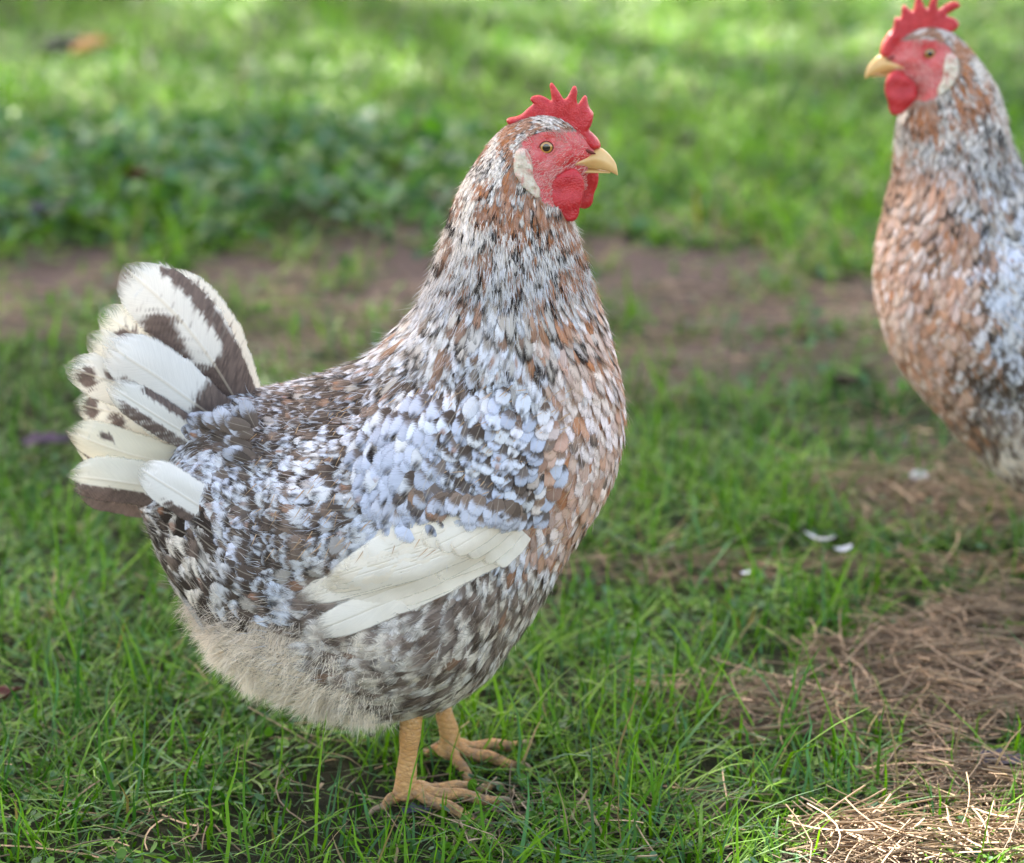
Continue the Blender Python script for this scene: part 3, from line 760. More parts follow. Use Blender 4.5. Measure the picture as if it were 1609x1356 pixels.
        o_ = np.argsort(-gy); gx, gy, ang, Lp, rw = [a[o_] for a in (gx, gy, ang, Lp, rw)]
        tip, base, csp, st, sp = pal(gx, gy, hen, rr_)
        kd = rr_.uniform(0, 1, m_); tip[:] = np.array([.62, .62, .64]) * rr_.uniform(.75, 1.1, (m_, 1)); base[:] = np.array([.19, .14, .105]) * rr_.uniform(.5, 1.4, (m_, 1))
        tip[:] = np.array([.52, .54, .60]) * rr_.uniform(.75, 1.1, (m_, 1)); tip[kd < .08] = np.array([.28, .18, .12]); tip[kd > .92] = np.array([.12, .10, .09]); st = rr_.uniform(.35, .65, m_)
        lo = .0088 + (2 - rw) * -.0006 + rr_.uniform(0, .0006, m_)
        side_feathers('wing_covert', wing, np.stack([gx + dx_w, gy + dy_w], 1), np.stack([gx + np.cos(ang) * Lp + dx_w, gy + np.sin(ang) * Lp + dy_w], 1), rr_.uniform(.009, .014, m_), (tip, base, csp, st, sp), sgn, lo, lo + .0035, 10, 7, mat=M_FEATHER, root_w=.4, vt=.5)
    # ---- tail
    def tailf(rt, tp_, wpx, yr, yt, curve, pat, dark=1.0, cream=0.0, vt=.70):
        rx, rz = Dy(*rt, yr); tx, tz = Dy(*tp_, yt)
        R0 = np.array([rx, yr, rz]); T0 = np.array([tx, yt, tz]); d = T0 - R0; Ln = np.linalg.norm(d) * 1.03; e = d / np.linalg.norm(d)
        nv, nu = 90, 25; v = np.linspace(0, 1, nv)[:, None]; u = np.linspace(-1, 1, nu)[None]
        q = np.array([e[2], 0, -e[0]]); q /= np.linalg.norm(q); nrm = np.cross(e, q); nrm /= np.linalg.norm(nrm)
        if nrm[1] > 0: nrm = -nrm
        Wm = wpx * 1.18 / 2200.0
        pr = np.clip(v / .5, 0, 1) ** .8 * .45 + .55
        pr = pr * np.maximum(np.sqrt(np.clip(1 - (np.clip(v - vt, 0, 1) / (1 - vt)) ** 2.4, 0, 1)), .03)
        sd = r.integers(1000)
        jag = (vnoise(v * 60 + 0 * u, (u > 0) * 9.0 + sd + 0 * v, sd) - .5)
        spike = (vnoise(v * 26, (u > 0) * 5.0 + sd, sd + 3) > .80) * 1.0 * (np.abs(u) > .95)
        ac = u * .5 * Wm * pr * (1 + jag * .05 * (np.abs(u) > .9) - spike * .16)
        tjag = (vnoise(u * 13 + 40, 0 * u + sd, sd + 1) - .5) * .035 * (v > .85)
        al = (v + tjag - np.abs(u) * .03 * v) * Ln
        bend = curve * Ln * np.sin(np.pi * v * .9)
        P = R0 + e * al[..., None] + q * (ac + bend)[..., None] + nrm * ((1 - u ** 2) * Wm * .10 * pr + .004 * np.sin(v * 3.1))[..., None]
        P = P + nrm * ((vnoise(v * 5, u * 1.5 + 20, sd) - .5) * .0022)[..., None]
        uu = u * .5 + .5 + 0 * v; vv = v + 0 * u
        bar = vv - np.abs(uu - .5) * .35
        st = vnoise(bar * 70, (uu > .5) * 3.0 + np.abs(uu - .5) * 3, sd + 5); st2 = vnoise(bar * 130, np.abs(uu - .5) * 5 + (uu > .5) * 9, sd + 9)
        ws = np.array([.80, .78, .73]) * (1 - cream * np.array([.04, .10, .30])); c = np.ones(uu.shape + (3,)) * ws
        dk = np.array([.090, .066, .056])
        m = pat(uu, vv, st) * dark
        m = np.clip(m, 0, 1)
        mm = sst(.25, .75, m * 1.05 + (st - .5) * .75 + (st2 - .5) * .35)[..., None]
        mm = np.where(m[..., None] < .02, 0, mm)
        c = c * (1 - mm) + dk * (1 + 1.2 * st2[..., None]) * mm
        fl_ = sst(.97, 1.0, vv)[..., None] * .2 + sst(.93, 1.0, np.abs(u) + 0 * v)[..., None] * .12; c = c * (1 - fl_ * np.array([.1, .2, .5]))
        fuv = np.stack([uu, vv, np.full(uu.shape, r.uniform())], -1)
        mesh_obj('tail_feather', P.reshape(-1, 3), gridfaces(nv, nu), M_QUILL, root, attrs={'fuv': ('FLOAT_VECTOR', fuv.reshape(-1, 3)), 'ctip': ('FLOAT_COLOR', c.reshape(-1, 3))})
    G_ = lambda u, v, cu, cv, su, sv: np.exp(-(((u - cu) / su) ** 2 + ((v - cv) / sv) ** 2))
    low = lambda lo, hi, uw=.30: (lambda u, v, s: sst(.5 - .03, .5 - .03 - .10, u) * sst(lo - .08, lo + .04, v) * sst(hi + .06, hi - .05, v))
    ups = lambda lo, hi: (lambda u, v, s: sst(.52, .60, u) * sst(lo - .08, lo + .04, v) * sst(hi + .06, hi - .05, v))
    streak = lambda cu, w_, lo, hi: (lambda u, v, s: np.exp(-((u - cu - (v - .5) * .1) / w_) ** 2) * sst(lo - .05, lo + .05, v) * sst(hi + .05, hi - .05, v) * 1.3)
    blot = lambda *bl: (lambda u, v, s: sum(G_(u, v, *q) * 1.2 for q in bl))
    base_dark = lambda f, e=.30: (lambda u, v, s: f(u, v, s) + sst(e, e - .14, v) * 1.1)
    sh = (0, -70) if hen == 2 else (0, 0)
    TL = [  # root, tip, width px, y root, y tip, curve, pattern, cream   (in q-direction: u=1 is towards upper right side)
        ((394, 655), (246, 432), 84, .010, .018, .08, streak(.62, .16, .05, .90), .35),
        ((384, 650), (190, 426), 98, -.002, -.004, .085, base_dark(lambda u, v, s: streak(.86, .10, .0, .86)(u, v, s) + G_(u, v, .20, .62, .24, .12) * 1.15 + G_(u, v, .08, .45, .2, .1), .40), .12),
        ((378, 660), (160, 492), 84, .005, .003, .04, base_dark(blot((.7, .5, .2, .2), (.3, .80, .25, .06)), .5), .5),
        ((380, 668), (140, 530), 80, .004, .002, .03, base_dark(blot((.75, .45, .2, .2), (.25, .72, .25, .08)), .5), .45),
        ((372, 660), (106, 578), 70, .006, .000, .02, base_dark(blot((.4, .86, .25, .06), (.7, .72, .2, .05)), .62), .30),
        ((360, 672), (120, 632), 62, .008, .004, -.01, base_dark(blot((.5, .88, .35, .05), (.3, .7, .2, .06)), .4), .45),
        ((384, 690), (166, 540), 84, -.014, -.018, .03, lambda u, v, s: sst(.30, .14, u) * sst(.88, .7, v) * 1.0 + sst(.44, .26, v) * .9 + G_(u, v, .8, .25, .25, .12), .0),
        ((376, 735), (170, 606), 52, -.020, -.021, .02, lambda u, v, s: sst(.42, .30, u) * sst(.95, .8, v) * .75 + streak(.9, .12, .1, .8)(u, v, s), .15),
        ((350, 742), (108, 672), 62, .000, -.006, -.035, lambda u, v, s: sst(.12, .04, u) * sst(.95, .8, v) + G_(u, v, .7, .75, .1, .05), .75),
        ((322, 785), (109, 752), 66, -.006, -.012, .06, lambda u, v, s: sst(.40, .28, u) * 1.2, .60),
        ((384, 838), (221, 736), 60, -.066, -.046, .02, lambda u, v, s: sst(.30, .18, u) * sst(.75, .55, v) * sst(.06, .16, v) * 1.2, .10),
        ((375, 700), (215, 640), 60, -.012, -.014, .0, base_dark(blot((.5, .5, .5, .3)), .5), .3),
    ]
    for i, (rt, tp_, wpx, yr, yt, cv, pat, cream) in enumerate(TL):
        rt = (rt[0], rt[1] + sh[1]); tp_ = (tp_[0], tp_[1] + sh[1])
        tailf(rt, tp_, wpx, yr, yt, cv, pat, 1.0, cream)
    for rt, tp_, wpx, yr, yt, cv, pat, cream in [TL[2], TL[3], TL[5], TL[7], TL[8], TL[9]]:      # the other half of the fan
        rt = (rt[0] - 26, rt[1] + 18 + sh[1]); tp_ = (tp_[0] + 12, tp_[1] + 16 + sh[1])
        tailf(rt, tp_, wpx, .022 - yr * .3, .030 - yt * .5, cv, pat, 1.0, cream)
    # ---- tail coverts: small rounded feathers over the roots of the tail feathers
    rc = np.random.default_rng(seed + 9)
    n = 150; cxp = rc.uniform(290, 410, n); cyp = rc.uniform(610, 850, n) + sh[1]
    k = (cyp - sh[1] > 640 + .5 * (400 - cxp) * (cxp > 330)) & (cxp > 320 - (cyp - sh[1] - 640) * .15); cxp = cxp[k]; cyp = cyp[k]; n = len(cxp)
    for sgn in (1, -1):
        if sgn == -1: k = cyp - sh[1] > 715; cxp = cxp[k]; cyp = cyp[k]; n = len(cxp)
        ang = np.radians(165 + 50 * sst(790, 640, cyp - sh[1])) + rc.normal(0, .2, n)
        Lp = rc.uniform(38, 62, n)
        o = np.argsort(cxp); cxp = cxp[o]; cyp = cyp[o]; ang = ang[o]; Lp = Lp[o]
        tip, base, csp, st, sp = pal(cxp, cyp, hen, rc)
        Lp = Lp * .9; tip[:] = np.where((rc.uniform(0, 1, n) < .95)[:, None], np.array([.60, .62, .70]) * rc.uniform(.7, 1.1, (n, 1)), np.array([.16, .12, .10]))
        base[:] = np.array([.14, .11, .09]) * rc.uniform(.6, 1.4, (n, 1))
        rx, rz = Dy(cxp, cyp, -.035); tx, tz = Dy(cxp + np.cos(ang) * Lp, cyp + np.sin(ang) * Lp, -.035)
        nv2, nu2 = 10, 7; v = np.linspace(0, 1, nv2); u = np.linspace(-1, 1, nu2)
        dx, dz = tx - rx, tz - rz; Ln = np.hypot(dx, dz); ex, ez = dx / Ln, dz / Ln
        Wm = rc.uniform(.009, .014, n); pr = profile(v, .5, .4)[None, :, None]
        ac = u[None, None] * .5 * Wm[:, None, None] * pr
        X = rx[:, None, None] + ex[:, None, None] * v[None, :, None] * Ln[:, None, None] - ez[:, None, None] * ac
        Z = rz[:, None, None] + ez[:, None, None] * v[None, :, None] * Ln[:, None, None] + ex[:, None, None] * ac
        yb = -.022 - .030 * sst(300, 400, cxp) - .012 * rc.uniform(0, 1, n) * sst(290, 400, cxp)
        Hh = b.flank(X, Z)
        Y = np.minimum(yb[:, None, None] + .004 * v[None, :, None], Hh - .001) - .0025 * v[None, :, None] - (1 - u[None, None] ** 2) * .1 * Wm[:, None, None] * pr
        fuv = np.zeros((n, nv2, nu2, 3)); fuv[..., 0] = (u * .5 + .5)[None, None]; fuv[..., 1] = v[None, :, None]; fuv[..., 2] = rc.uniform(0, 1, n)[:, None, None]
        rep = nv2 * nu2; prm = np.stack([st, sp, 18 + Ln * 900], 1)
        at = {'fuv': ('FLOAT_VECTOR', fuv.reshape(-1, 3)), 'prm': ('FLOAT_VECTOR', np.repeat(prm, rep, 0)), 'ctip': ('FLOAT_COLOR', np.repeat(tip, rep, 0)),
              'cbase': ('FLOAT_COLOR', np.repeat(base, rep, 0)), 'cspot': ('FLOAT_COLOR', np.repeat(csp, rep, 0)), 'fr': ('FLOAT', np.full(n * rep, .3))}
        mesh_obj('tail_covert', np.stack([X, Y * sgn, Z], -1).reshape(-1, 3), batch_faces(n, nv2, nu2), M_FEATHER, root, attrs=at)['kind'] = 'stuff'

    # ---- down: vent and belly, plus a soft fringe everywhere
    nF = int(70000 * detail)
    ss_ = r.uniform(4, 175, nF * 3); tt_ = r.uniform(0, NTH, nF * 3)
    P, N = b.S(ss_, tt_); px, py = vis(P)
    k = inpoly(px + r.normal(0, 18, len(px)), py + np.abs(r.normal(0, 26, len(px))), fluffpoly)
    P, N, px, py, ss_, tt_ = [a[k][:nF] for a in (P, N, px, py, ss_, tt_)]
    P2, _ = b.S(ss_ - 3, tt_); fl = P2 - P; fl /= np.linalg.norm(fl, axis=1, keepdims=True) + 1e-9
    n = len(P); Dn = fl * .6 + N * r.uniform(.10, .40, (n, 1)) + r.normal(0, .22, (n, 3)); Dn[:, 2] -= .45; 
    clumpk = fbm(px / 22, py / 22, 8)[:, None]; ragged = r.uniform(.6, 1.1, n)
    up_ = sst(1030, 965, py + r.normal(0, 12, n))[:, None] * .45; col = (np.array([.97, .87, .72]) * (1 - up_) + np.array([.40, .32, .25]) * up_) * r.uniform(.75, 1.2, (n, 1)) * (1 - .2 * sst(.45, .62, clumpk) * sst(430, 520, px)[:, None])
    cn = np.stack([vnoise(px / 13, py / 13, 71 + k_) - .5 for k_ in range(3)], 1); Dn = Dn + cn * .8; cur = r.normal(0, .35, (n, 3)) + cn * .8; cur[:, 2] -= .15
    strands(P, Dn, N + r.normal(0, .6, (n, 3)), r.uniform(.006, .011, n), r.uniform(.00022, .0005, n), cur, col, 'down', M_STRAND, root, seg=4, kind='stuff')
    # soft fringe / filaments between the contour feathers
    nF = int(9000 * detail); ss_ = r.uniform(3, 235, nF); tt_ = r.uniform(0, NTH, nF)
    P, N = b.S(ss_, tt_); px, py = vis(P); P2, _ = b.S(ss_ - 3, tt_); fl = P2 - P; fl /= np.linalg.norm(fl, axis=1, keepdims=True) + 1e-9
    k = ~(inpoly(px, py, FACE) | (px > 900) & (py < 330)); P, N, px, py, fl = [a[k] for a in (P, N, px, py, fl)]; n = len(P)
    small = sst(420, 260, py)
    tip, base, csp, st, sp = pal(px, py, hen, r)
    Dn = fl + N * r.uniform(.10, .40, (n, 1)) + r.normal(0, .22, (n, 3))
    strands(P + N * (.0035 - .0025 * small)[:, None], Dn, N + r.normal(0, .3, (n, 3)), r.uniform(.006, .012, n) * (1 - .5 * small), r.uniform(.00022, .00042, n), r.normal(0, .18, (n, 3)), tip * .85, 'filoplume', M_STRAND, root, seg=3, kind='stuff')
    nF = int(34000 * detail); ss_ = r.uniform(NS * .40, NS - 6, nF); tt_ = r.uniform(0, NTH, nF)
    P, N = b.S(ss_, tt_); px, py = vis(P); P2, _ = b.S(ss_ - 3, tt_); fl = P2 - P; fl /= np.linalg.norm(fl, axis=1, keepdims=True) + 1e-9
    k = (py < 600) & (px > 600) & ~(inpoly(px, py, FACE) | (px > 900) & (py < 330)); P, N, px, py, fl = [a[k] for a in (P, N, px, py, fl)]; n = len(P)
    small = sst(420, 230, py); tip, base, csp, st, sp = pal(px, py, hen, r)
    Dn = fl + N * r.uniform(.04, .16, (n, 1)) + r.normal(0, .10, (n, 3))
    strands(P + N * (.0022 - .0014 * small)[:, None], Dn, N + r.normal(0, .3, (n, 3)), r.uniform(.0045, .0085, n) * (1 - .35 * small), r.uniform(.0003, .0006, n), r.normal(0, .06, (n, 3)) - N * .10, tip * .95, 'hackle', M_STRAND, root, seg=3, kind='stuff')
    # straw-coloured shafts standing proud of the back and wing
    n = 330; qx = r.uniform(400, 900, n); qy = 600 + (r.uniform(0, 1, n) ** 1.0) * 260
    gx_, gz_ = b.on(qx, qy + (dy_w)); yy = b.flank(gx_, gz_); ok = yy < -.03; qx, qy, gx_, gz_, yy = [a[ok] for a in (qx, qy, gx_, gz_, yy)]; n = len(qx)
    for sgn in (1, -1):
        P = np.stack([gx_, (yy - .0075) * sgn, gz_], 1); an = np.radians(235 - 20 * sst(600, 850, qx)) + r.normal(0, .22, n)
        Dn = np.stack([np.cos(an), -.12 * sgn * np.ones(n), np.sin(an)], 1)
        strands(P, Dn, np.tile([0, 1.0, 0], (n, 1)), r.uniform(.005, .012, n), r.uniform(.0004, .0007, n), r.normal(0, .05, (n, 3)), np.array([.50, .34, .20]) * r.uniform(.7, 1.3, (n, 1)), 'bare_shafts', M_STRAND, root, seg=3, kind='stuff')

    # ---- head furniture
    zc = lambda L, Y=0.0: [tuple(float(q) for q in Dy(640 + x / 3.39, 100 + y / 3.39, Y)) for x, y in L]
    comb = zc([(528, 300), (545, 287), (580, 280), (612, 265), (640, 238), (670, 212), (655, 193), (664, 174), (700, 167), (735, 180), (766, 196), (764, 155), (758, 116), (771, 103), (793, 128), (815, 160), (834, 187), (852, 175), (868, 146), (884, 118), (900, 121), (906, 150), (902, 185), (909, 214), (928, 188), (944, 169), (958, 180), (962, 210), (974, 240), (992, 265), (988, 300), (978, 332), (968, 350), (990, 372), (1016, 400), (1030, 430), (1024, 452), (985, 462), (930, 440), (890, 410), (862, 378), (845, 335), (800, 305), (740, 300), (690, 308), (640, 318), (600, 328), (560, 332), (535, 320)])
    if hen == 2:
        comb = zc([(520, 262), (545, 225), (600, 200), (560, 170), (520, 140), (545, 112), (590, 120), (640, 150), (660, 165), (668, 120), (668, 60), (690, 55), (720, 110), (738, 155), (765, 120), (790, 70), (810, 80), (818, 130), (830, 170), (860, 150), (885, 130), (900, 150), (900, 190), (915, 215), (940, 205), (950, 235), (958, 280), (985, 310), (1015, 360), (1030, 410), (1024, 452), (985, 462), (930, 440), (890, 410), (862, 378), (845, 335), (800, 305), (740, 300), (690, 308), (640, 318), (600, 320), (550, 300)])
    V, T = inflate(comb, .0052, .0042, .0012, seed=seed)
    zb = D(850, 190)[1]; hgt = np.clip((V[:, 2] - zb) / .03, 0, 1)
    V[:, 1] *= (1.25 - .5 * hgt)
    V[:, 1] += .0022 * np.sin(V[:, 0] * 210 + 1.0) * hgt + (fbm(V[:, 0] * 300, V[:, 2] * 300, 4) - .5) * .0012 * np.sign(V[:, 1])
    front = sst(D(905, 0)[0], D(940, 0)[0], V[:, 0]) * (1 - hgt); V[:, 1] *= (1 + 1.0 * front)
    mesh_obj('comb', V, None, M_COMB, root, tris=T)
    watt = zc([(872, 556), (905, 566), (935, 606), (944, 655), (937, 710), (920, 752), (912, 800), (892, 828), (857, 834), (820, 816), (782, 786), (742, 742), (730, 692), (740, 645), (775, 608), (825, 575)], -.016)
    V, T = inflate(watt, .0050, .0060, .0013, seed=seed + 1)
    zt = V[:, 2].max()
    for sgn, dx, dz in ((1, 0, 0), (-1, .0105, .0005)):
        V2 = V.copy(); h = (zt - V2[:, 2]) / .04
        V2[:, 1] += (fbm(V2[:, 0] * 130, V2[:, 2] * 130, 6) - .5) * .002 + .0006 * np.sin(V2[:, 2] * 380)
        V2[:, 1] = V2[:, 1] * sgn - sgn * (.0170 + .0035 * h)
        V2[:, 0] += dx; V2[:, 2] += dz
        mesh_obj('wattle', V2, None, M_COMB, root, tris=T if sgn == 1 else T[:, ::-1])
    lobe = zc([(555, 470), (575, 448), (615, 442), (645, 465), (662, 510), (668, 545), (672, 590), (690, 625), (712, 655), (718, 685), (700, 705), (672, 690), (640, 665), (600, 635), (575, 600), (552, 570), (546, 520)], -.021)
    cl_ = np.mean(lobe, 0); lobe = [(cl_[0] + (x - cl_[0]) * .84 + .0006, cl_[1] + (z - cl_[1]) * .95) for x, z in lobe]
    V, T = inflate(lobe, .0040, .0030, .0010, seed=seed + 2)
    for sgn in (1, -1):
        V2 = V.copy(); V2[:, 1] += (fbm(V2[:, 0] * 240, V2[:, 2] * 420, 16) - .5) * .0040
        H = b.flank(V2[:, 0], V2[:, 2]); V2[:, 1] = (V2[:, 1] + np.minimum(H, -.012) - .0008) * sgn
        mesh_obj('earlobe', V2, None, M_LOBE, root, tris=T if sgn == 1 else T[:, ::-1])
    # eyes
    ex, ez = [float(q) for q in b.on(np.array([858.5]), np.array([231.5]))]
    for sgn in (1, -1):
        yb = float(b.flank(np.array([ex]), np.array([ez]))[0])
        nr, na = 12, 32; rr2 = np.linspace(0, 1, nr); aa = np.linspace(0, 2 * np.pi, na, endpoint=False); Re = .0047
        Rg, Ag = np.meshgrid(rr2, aa, indexing='ij')
        X = ex + Re * Rg * np.cos(Ag); Z = ez + Re * Rg * np.sin(Ag) * .94; Y = (yb + .0002 - .0022 * np.sqrt(np.clip(1 - Rg ** 2 * .9, 0, 1))) * sgn
        V = np.stack([X, Y, Z], -1).reshape(-1, 3); Q = []
        for i2 in range(nr - 1):
            for j2 in range(na):
                k2 = (j2 + 1) % na; f = (i2 * na + j2, (i2 + 1) * na + j2, (i2 + 1) * na + k2, i2 * na + k2); Q.append(f if sgn == 1 else f[::-1])
        eye = mesh_obj('eye', V, Q, M_EYE, root, attrs={'er': ('FLOAT', Rg.ravel())})
        # eyelid rim
        pts = [(ex + .0053 * math.cos(a) * 1.04, (yb - .0005) * sgn, ez + .0053 * math.sin(a) * .93) for a in np.linspace(0, 2 * np.pi, 25)]
        V, Q, T = tube(pts, [.0008] * len(pts), 10)
        mesh_obj('eyelid', V, Q, M_SKIN, eye, tris=T)
    # beak
    def loft(pairs, name, mat, parent, ex_=2.0, hook=False):
        pr_ = smooth_pairs(pairs, 40); ax, az = D(640 + pr_[:, 0] / 3.39, 100 + pr_[:, 1] / 3.39); bx, bz = D(640 + pr_[:, 2] / 3.39, 100 + pr_[:, 3] / 3.39)
        th = np.linspace(0, 2 * np.pi, 28, endpoint=False); c = np.cos(th); s_ = np.sin(th)
        c = np.sign(c) * np.abs(c) ** ex_[0]; s_ = np.sign(s_) * np.abs(s_) ** ex_[1]
        X = ((ax + bx) / 2)[:, None] + ((ax - bx) / 2)[:, None] * c; Z = ((az + bz) / 2)[:, None] + ((az - bz) / 2)[:, None] * c; Y = -pr_[:, 4][:, None] * s_ * (1 - .35 * np.clip(c, 0, 1))
        V = np.stack([X, Y, Z], -1); m = len(V)
        i = np.arange(m - 1)[:, None] * 28; j = np.arange(28)[None]; jn = (j + 1) % 28
        Q = np.stack([i + j, i + jn, i + 28 + jn, i + 28 + j], -1).reshape(-1, 4)
        V = np.concatenate([V.reshape(-1, 3), V[0].mean(0)[None], V[-1].mean(0)[None]])
        T = [(m * 28, (k + 1) % 28, k) for k in range(28)] + [(m * 28 + 1, (m - 1) * 28 + k, (m - 1) * 28 + (k + 1) % 28) for k in range(28)]
        return mesh_obj(name, V, Q, mat, parent, tris=np.array(T))
    def smooth_pairs(pairs, m):
        X = np.array(pairs, float); n = len(X); out = []
        for t in np.linspace(0, n - 1, m):
            i = min(int(t), n - 2); f = t - i; p0, p1, p2, p3 = X[max(i - 1, 0)], X[i], X[i + 1], X[min(i + 2, n - 1)]
            out.append(.5 * ((2 * p1) + (-p0 + p2) * f + (2 * p0 - 5 * p1 + 4 * p2 - p3) * f * f + (-p0 + 3 * p1 - 3 * p2 + p3) * f ** 3))
        return np.array(out)
    beak = loft([(930, 480, 868, 545, .0128), (985, 455, 930, 553, .0096), (1028, 448, 985, 561, .0066), (1060, 467, 1030, 565, .0050), (1088, 497, 1068, 573, .0036), (1110, 530, 1096, 584, .0022), (1119, 565, 1113, 592, .0011), (1122, 590, 1120, 596, .0003)], 'beak', M_BEAK, root, (1.0, .9))
    loft([(850, 530, 862, 562, .0124), (900, 548, 905, 578, .0096), (950, 556, 950, 582, .0052), (1000, 562, 1000, 582, .0042), (1050, 570, 1050, 583, .0028), (1082, 576, 1080, 584, .0012)], 'lower_beak', M_BEAK, beak, (1.0, 1.0))
    for sgn in (1, -1):
        pth = []
        for x, y in ((944, 458), (962, 464), (982, 473), (1002, 481)):
            a, c = Dy(640 + x / 3.39, 100 + y / 3.39, -.007); pth.append((float(a), sgn * -(.0066 if x > 990 else .0078), float(c)))
        V, Q, T = tube(pth, [.0005, .0011, .0011, .0004], 8); mesh_obj('nostril', V, Q, M_NOSTRIL, beak, tris=T)
        # fleshy cere between comb and beak
    # bristles on the face
    nF = 1700; qx = r.uniform(815, 925, nF * 2); qy = r.uniform(195, 330, nF * 2)
    k = inpoly(qx, qy, FACE) & (np.hypot(qx - 858, (qy - 232)) > 20); qx = qx[k][:nF]; qy = qy[k][:nF]
    dens = sst(240, 285, qy) * .9 + .5 * sst(850, 832, qx) + np.exp(-(((qx - 882) / 16) ** 2 + ((qy - 205) / 20) ** 2)) + .18 + .5 * sst(835, 822, qx)
    k = r.uniform(0, 1, len(qx)) < dens; qx = qx[k]; qy = qy[k]; n = len(qx)
    xg, zg = b.on(qx, qy); yg = b.flank(xg, zg)
    for sgn in (1, -1):
        P = np.stack([xg, (yg - .0001) * sgn, zg], 1)
        an = np.where(qy < 225, np.radians(125) + r.normal(0, .25, n), np.radians(212) + r.normal(0, .35, n))
        Dn = np.stack([np.cos(an), -.25 * sgn * np.ones(n), np.sin(an)], 1)
        colb = np.array([.72, .42, .37]) * r.uniform(.7, 1.15, (n, 1))
        strands(P, Dn, np.tile([0, 1.0, 0], (n, 1)), r.uniform(.002, .0045, n), r.uniform(.0002, .00036, n), r.normal(0, .1, (n, 3)), colb, 'face_bristles', M_STRAND, root, seg=3, kind='stuff')
    return b

hen1 = empty('hen', (X0, 0, 0))
tag(hen1, 'speckled hen in full view facing right, white wing tips and raised pale tail', 'hen')
b1 = build_hen(hen1, 1, RINGS1, FLUFF1, 101)
# second hen, behind on the right, facing left
d2 = 2.335
ex2 = D(858.5, 231.5)[0]
Y2 = CAMY + d2
rx2, ry2, rz2 = ray(1452, 88); kx = d2 / ry2; exw = rx2 * kx
A2 = math.radians(180 + 6)
hen2 = empty('hen', (exw - ex2 * math.cos(A2), Y2 - ex2 * math.sin(A2), 0), A2)
tag(hen2, 'ginger breasted speckled hen cut off by the right edge, facing left, farther back', 'hen')
FL2 = [(x, y - 75) for x, y in FLUFF1]
build_hen(hen2, 2, RINGS2, FL2, 202, .5)

# ------------------------------------------------------------------ ground
def zones(x, y):
    """bare earth / straw weight and grass weight on the ground, world coordinates"""
    px, py = topx(x, y, 0 * x)
    inf = (py > -60) & (px > -700) & (px < 2400) & (y > -.25)
    wob = (fbm(x * 9, y * 9, 2) - .5) + (fbm(x * 28, y * 22, 12, 3) - .5) * 1.3
    wv = (fbm(x * 1.9 + 11, y * 1.1, 83, 3) - .5) * 190 * sst(900, 500, py); py0 = py; py = py + wv
    def e(cx, cy, rx, ry, st=1.0):
        q = ((px - cx) / rx) ** 2 + ((py - cy) / ry) ** 2
        return st * sst(1.35, .45, q + wob * 2.1)
    dirt = np.maximum.reduce([e(1130, 480, 330, 85), e(560, 455, 300, 95), e(560, 540, 260, 70, .8), e(80, 430, 170, 60, .85), e(1480, 560, 220, 80, .7),
                              e(1150, 590, 330, 50, .5), e(230, 600, 120, 40, .4), e(1500, 795, 210, 55, .85), e(1330, 700, 140, 22, .45)])
    straw = np.maximum.reduce([e(1510, 1070, 190, 125), e(1420, 1130, 260, 45, .75), e(1510, 1352, 260, 50), e(1500, 795, 210, 45, .6), e(1540, 1240, 150, 60, .8), e(1060, 908, 260, 12, .4),
                               e(1400, 905, 260, 14, .5), e(1130, 1110, 90, 26, .55), e(900, 1310, 300, 50, .12), e(150, 1320, 300, 60, .03)])
    py = py0
    out = sst(.60, .70, fbm(x * 1.1 + 30, y * 1.1, 40))
    dirt = np.where(inf, dirt, out); straw = np.where(inf, straw, out * .6)
    return dirt, straw, px, py
def gz(x, y):
    return (fbm(x * 3, y * 3, 77, 3) - .5) * .030 * sst(.10, .5, np.hypot(x + .05, y)) + (fbm(x * 40, y * 40, 78, 2) - .5) * .004
def axis(a, b, fine, lo, hi, ext):
    c = list(np.arange(lo, hi, fine)); p = hi; st = fine
    while p < ext: c.append(p); st *= 1.25; p += st
    c.append(ext); p = lo; st = fine; neg = []
    while p > -ext: neg.append(p); st *= 1.25; p -= st
    neg.append(-ext)
    return np.array(sorted(set(neg + c)))
xs = axis(0, 0, .02, -1.6, 1.6, 260); ys = axis(0, 0, .02, -.8, 5.0, 260)
GX, GY = np.meshgrid(xs, ys); GZ = gz(GX, GY)
dt_, st_, _, _ = zones(GX.ravel(), GY.ravel())
GF = gridfaces(len(ys), len(xs))
def soil_mat():
    s = NT('soil'); c = s.coord()
    n1 = s.noise(7, 6, .6, c); n2 = s.noise(60, 6, .7, c); n3 = s.noise(400, 3, .7, c)
    a = s.attr('dirt').outputs['Fac']
    col = s.mix(n2, (.085, .055, .044), (.215, .152, .124))
    col = s.mix(s.math('MULTIPLY', s.smooth(.5, .7, n3), .5), col, (.38, .29, .22))
    shaded_grn = s.mix(n2, (.010, .014, .006), (.042, .045, .020))  # dull green under the grass, painted near black for shade between blades
    col = s.mix(s.smooth(.15, .6, s.math('ADD', a, s.math('MULTIPLY', s.math('SUBTRACT', n1, .5), .3))), shaded_grn, col)
    return s.bsdf(col, .9, .15, s.bump(s.math('ADD', n2, n3), .8, .01))
ground = mesh_obj('ground', np.stack([GX, GY, GZ], -1).reshape(-1, 3), GF, soil_mat(), attrs={'dirt': ('FLOAT', np.maximum(dt_, st_))})
ground['kind'] = 'structure'

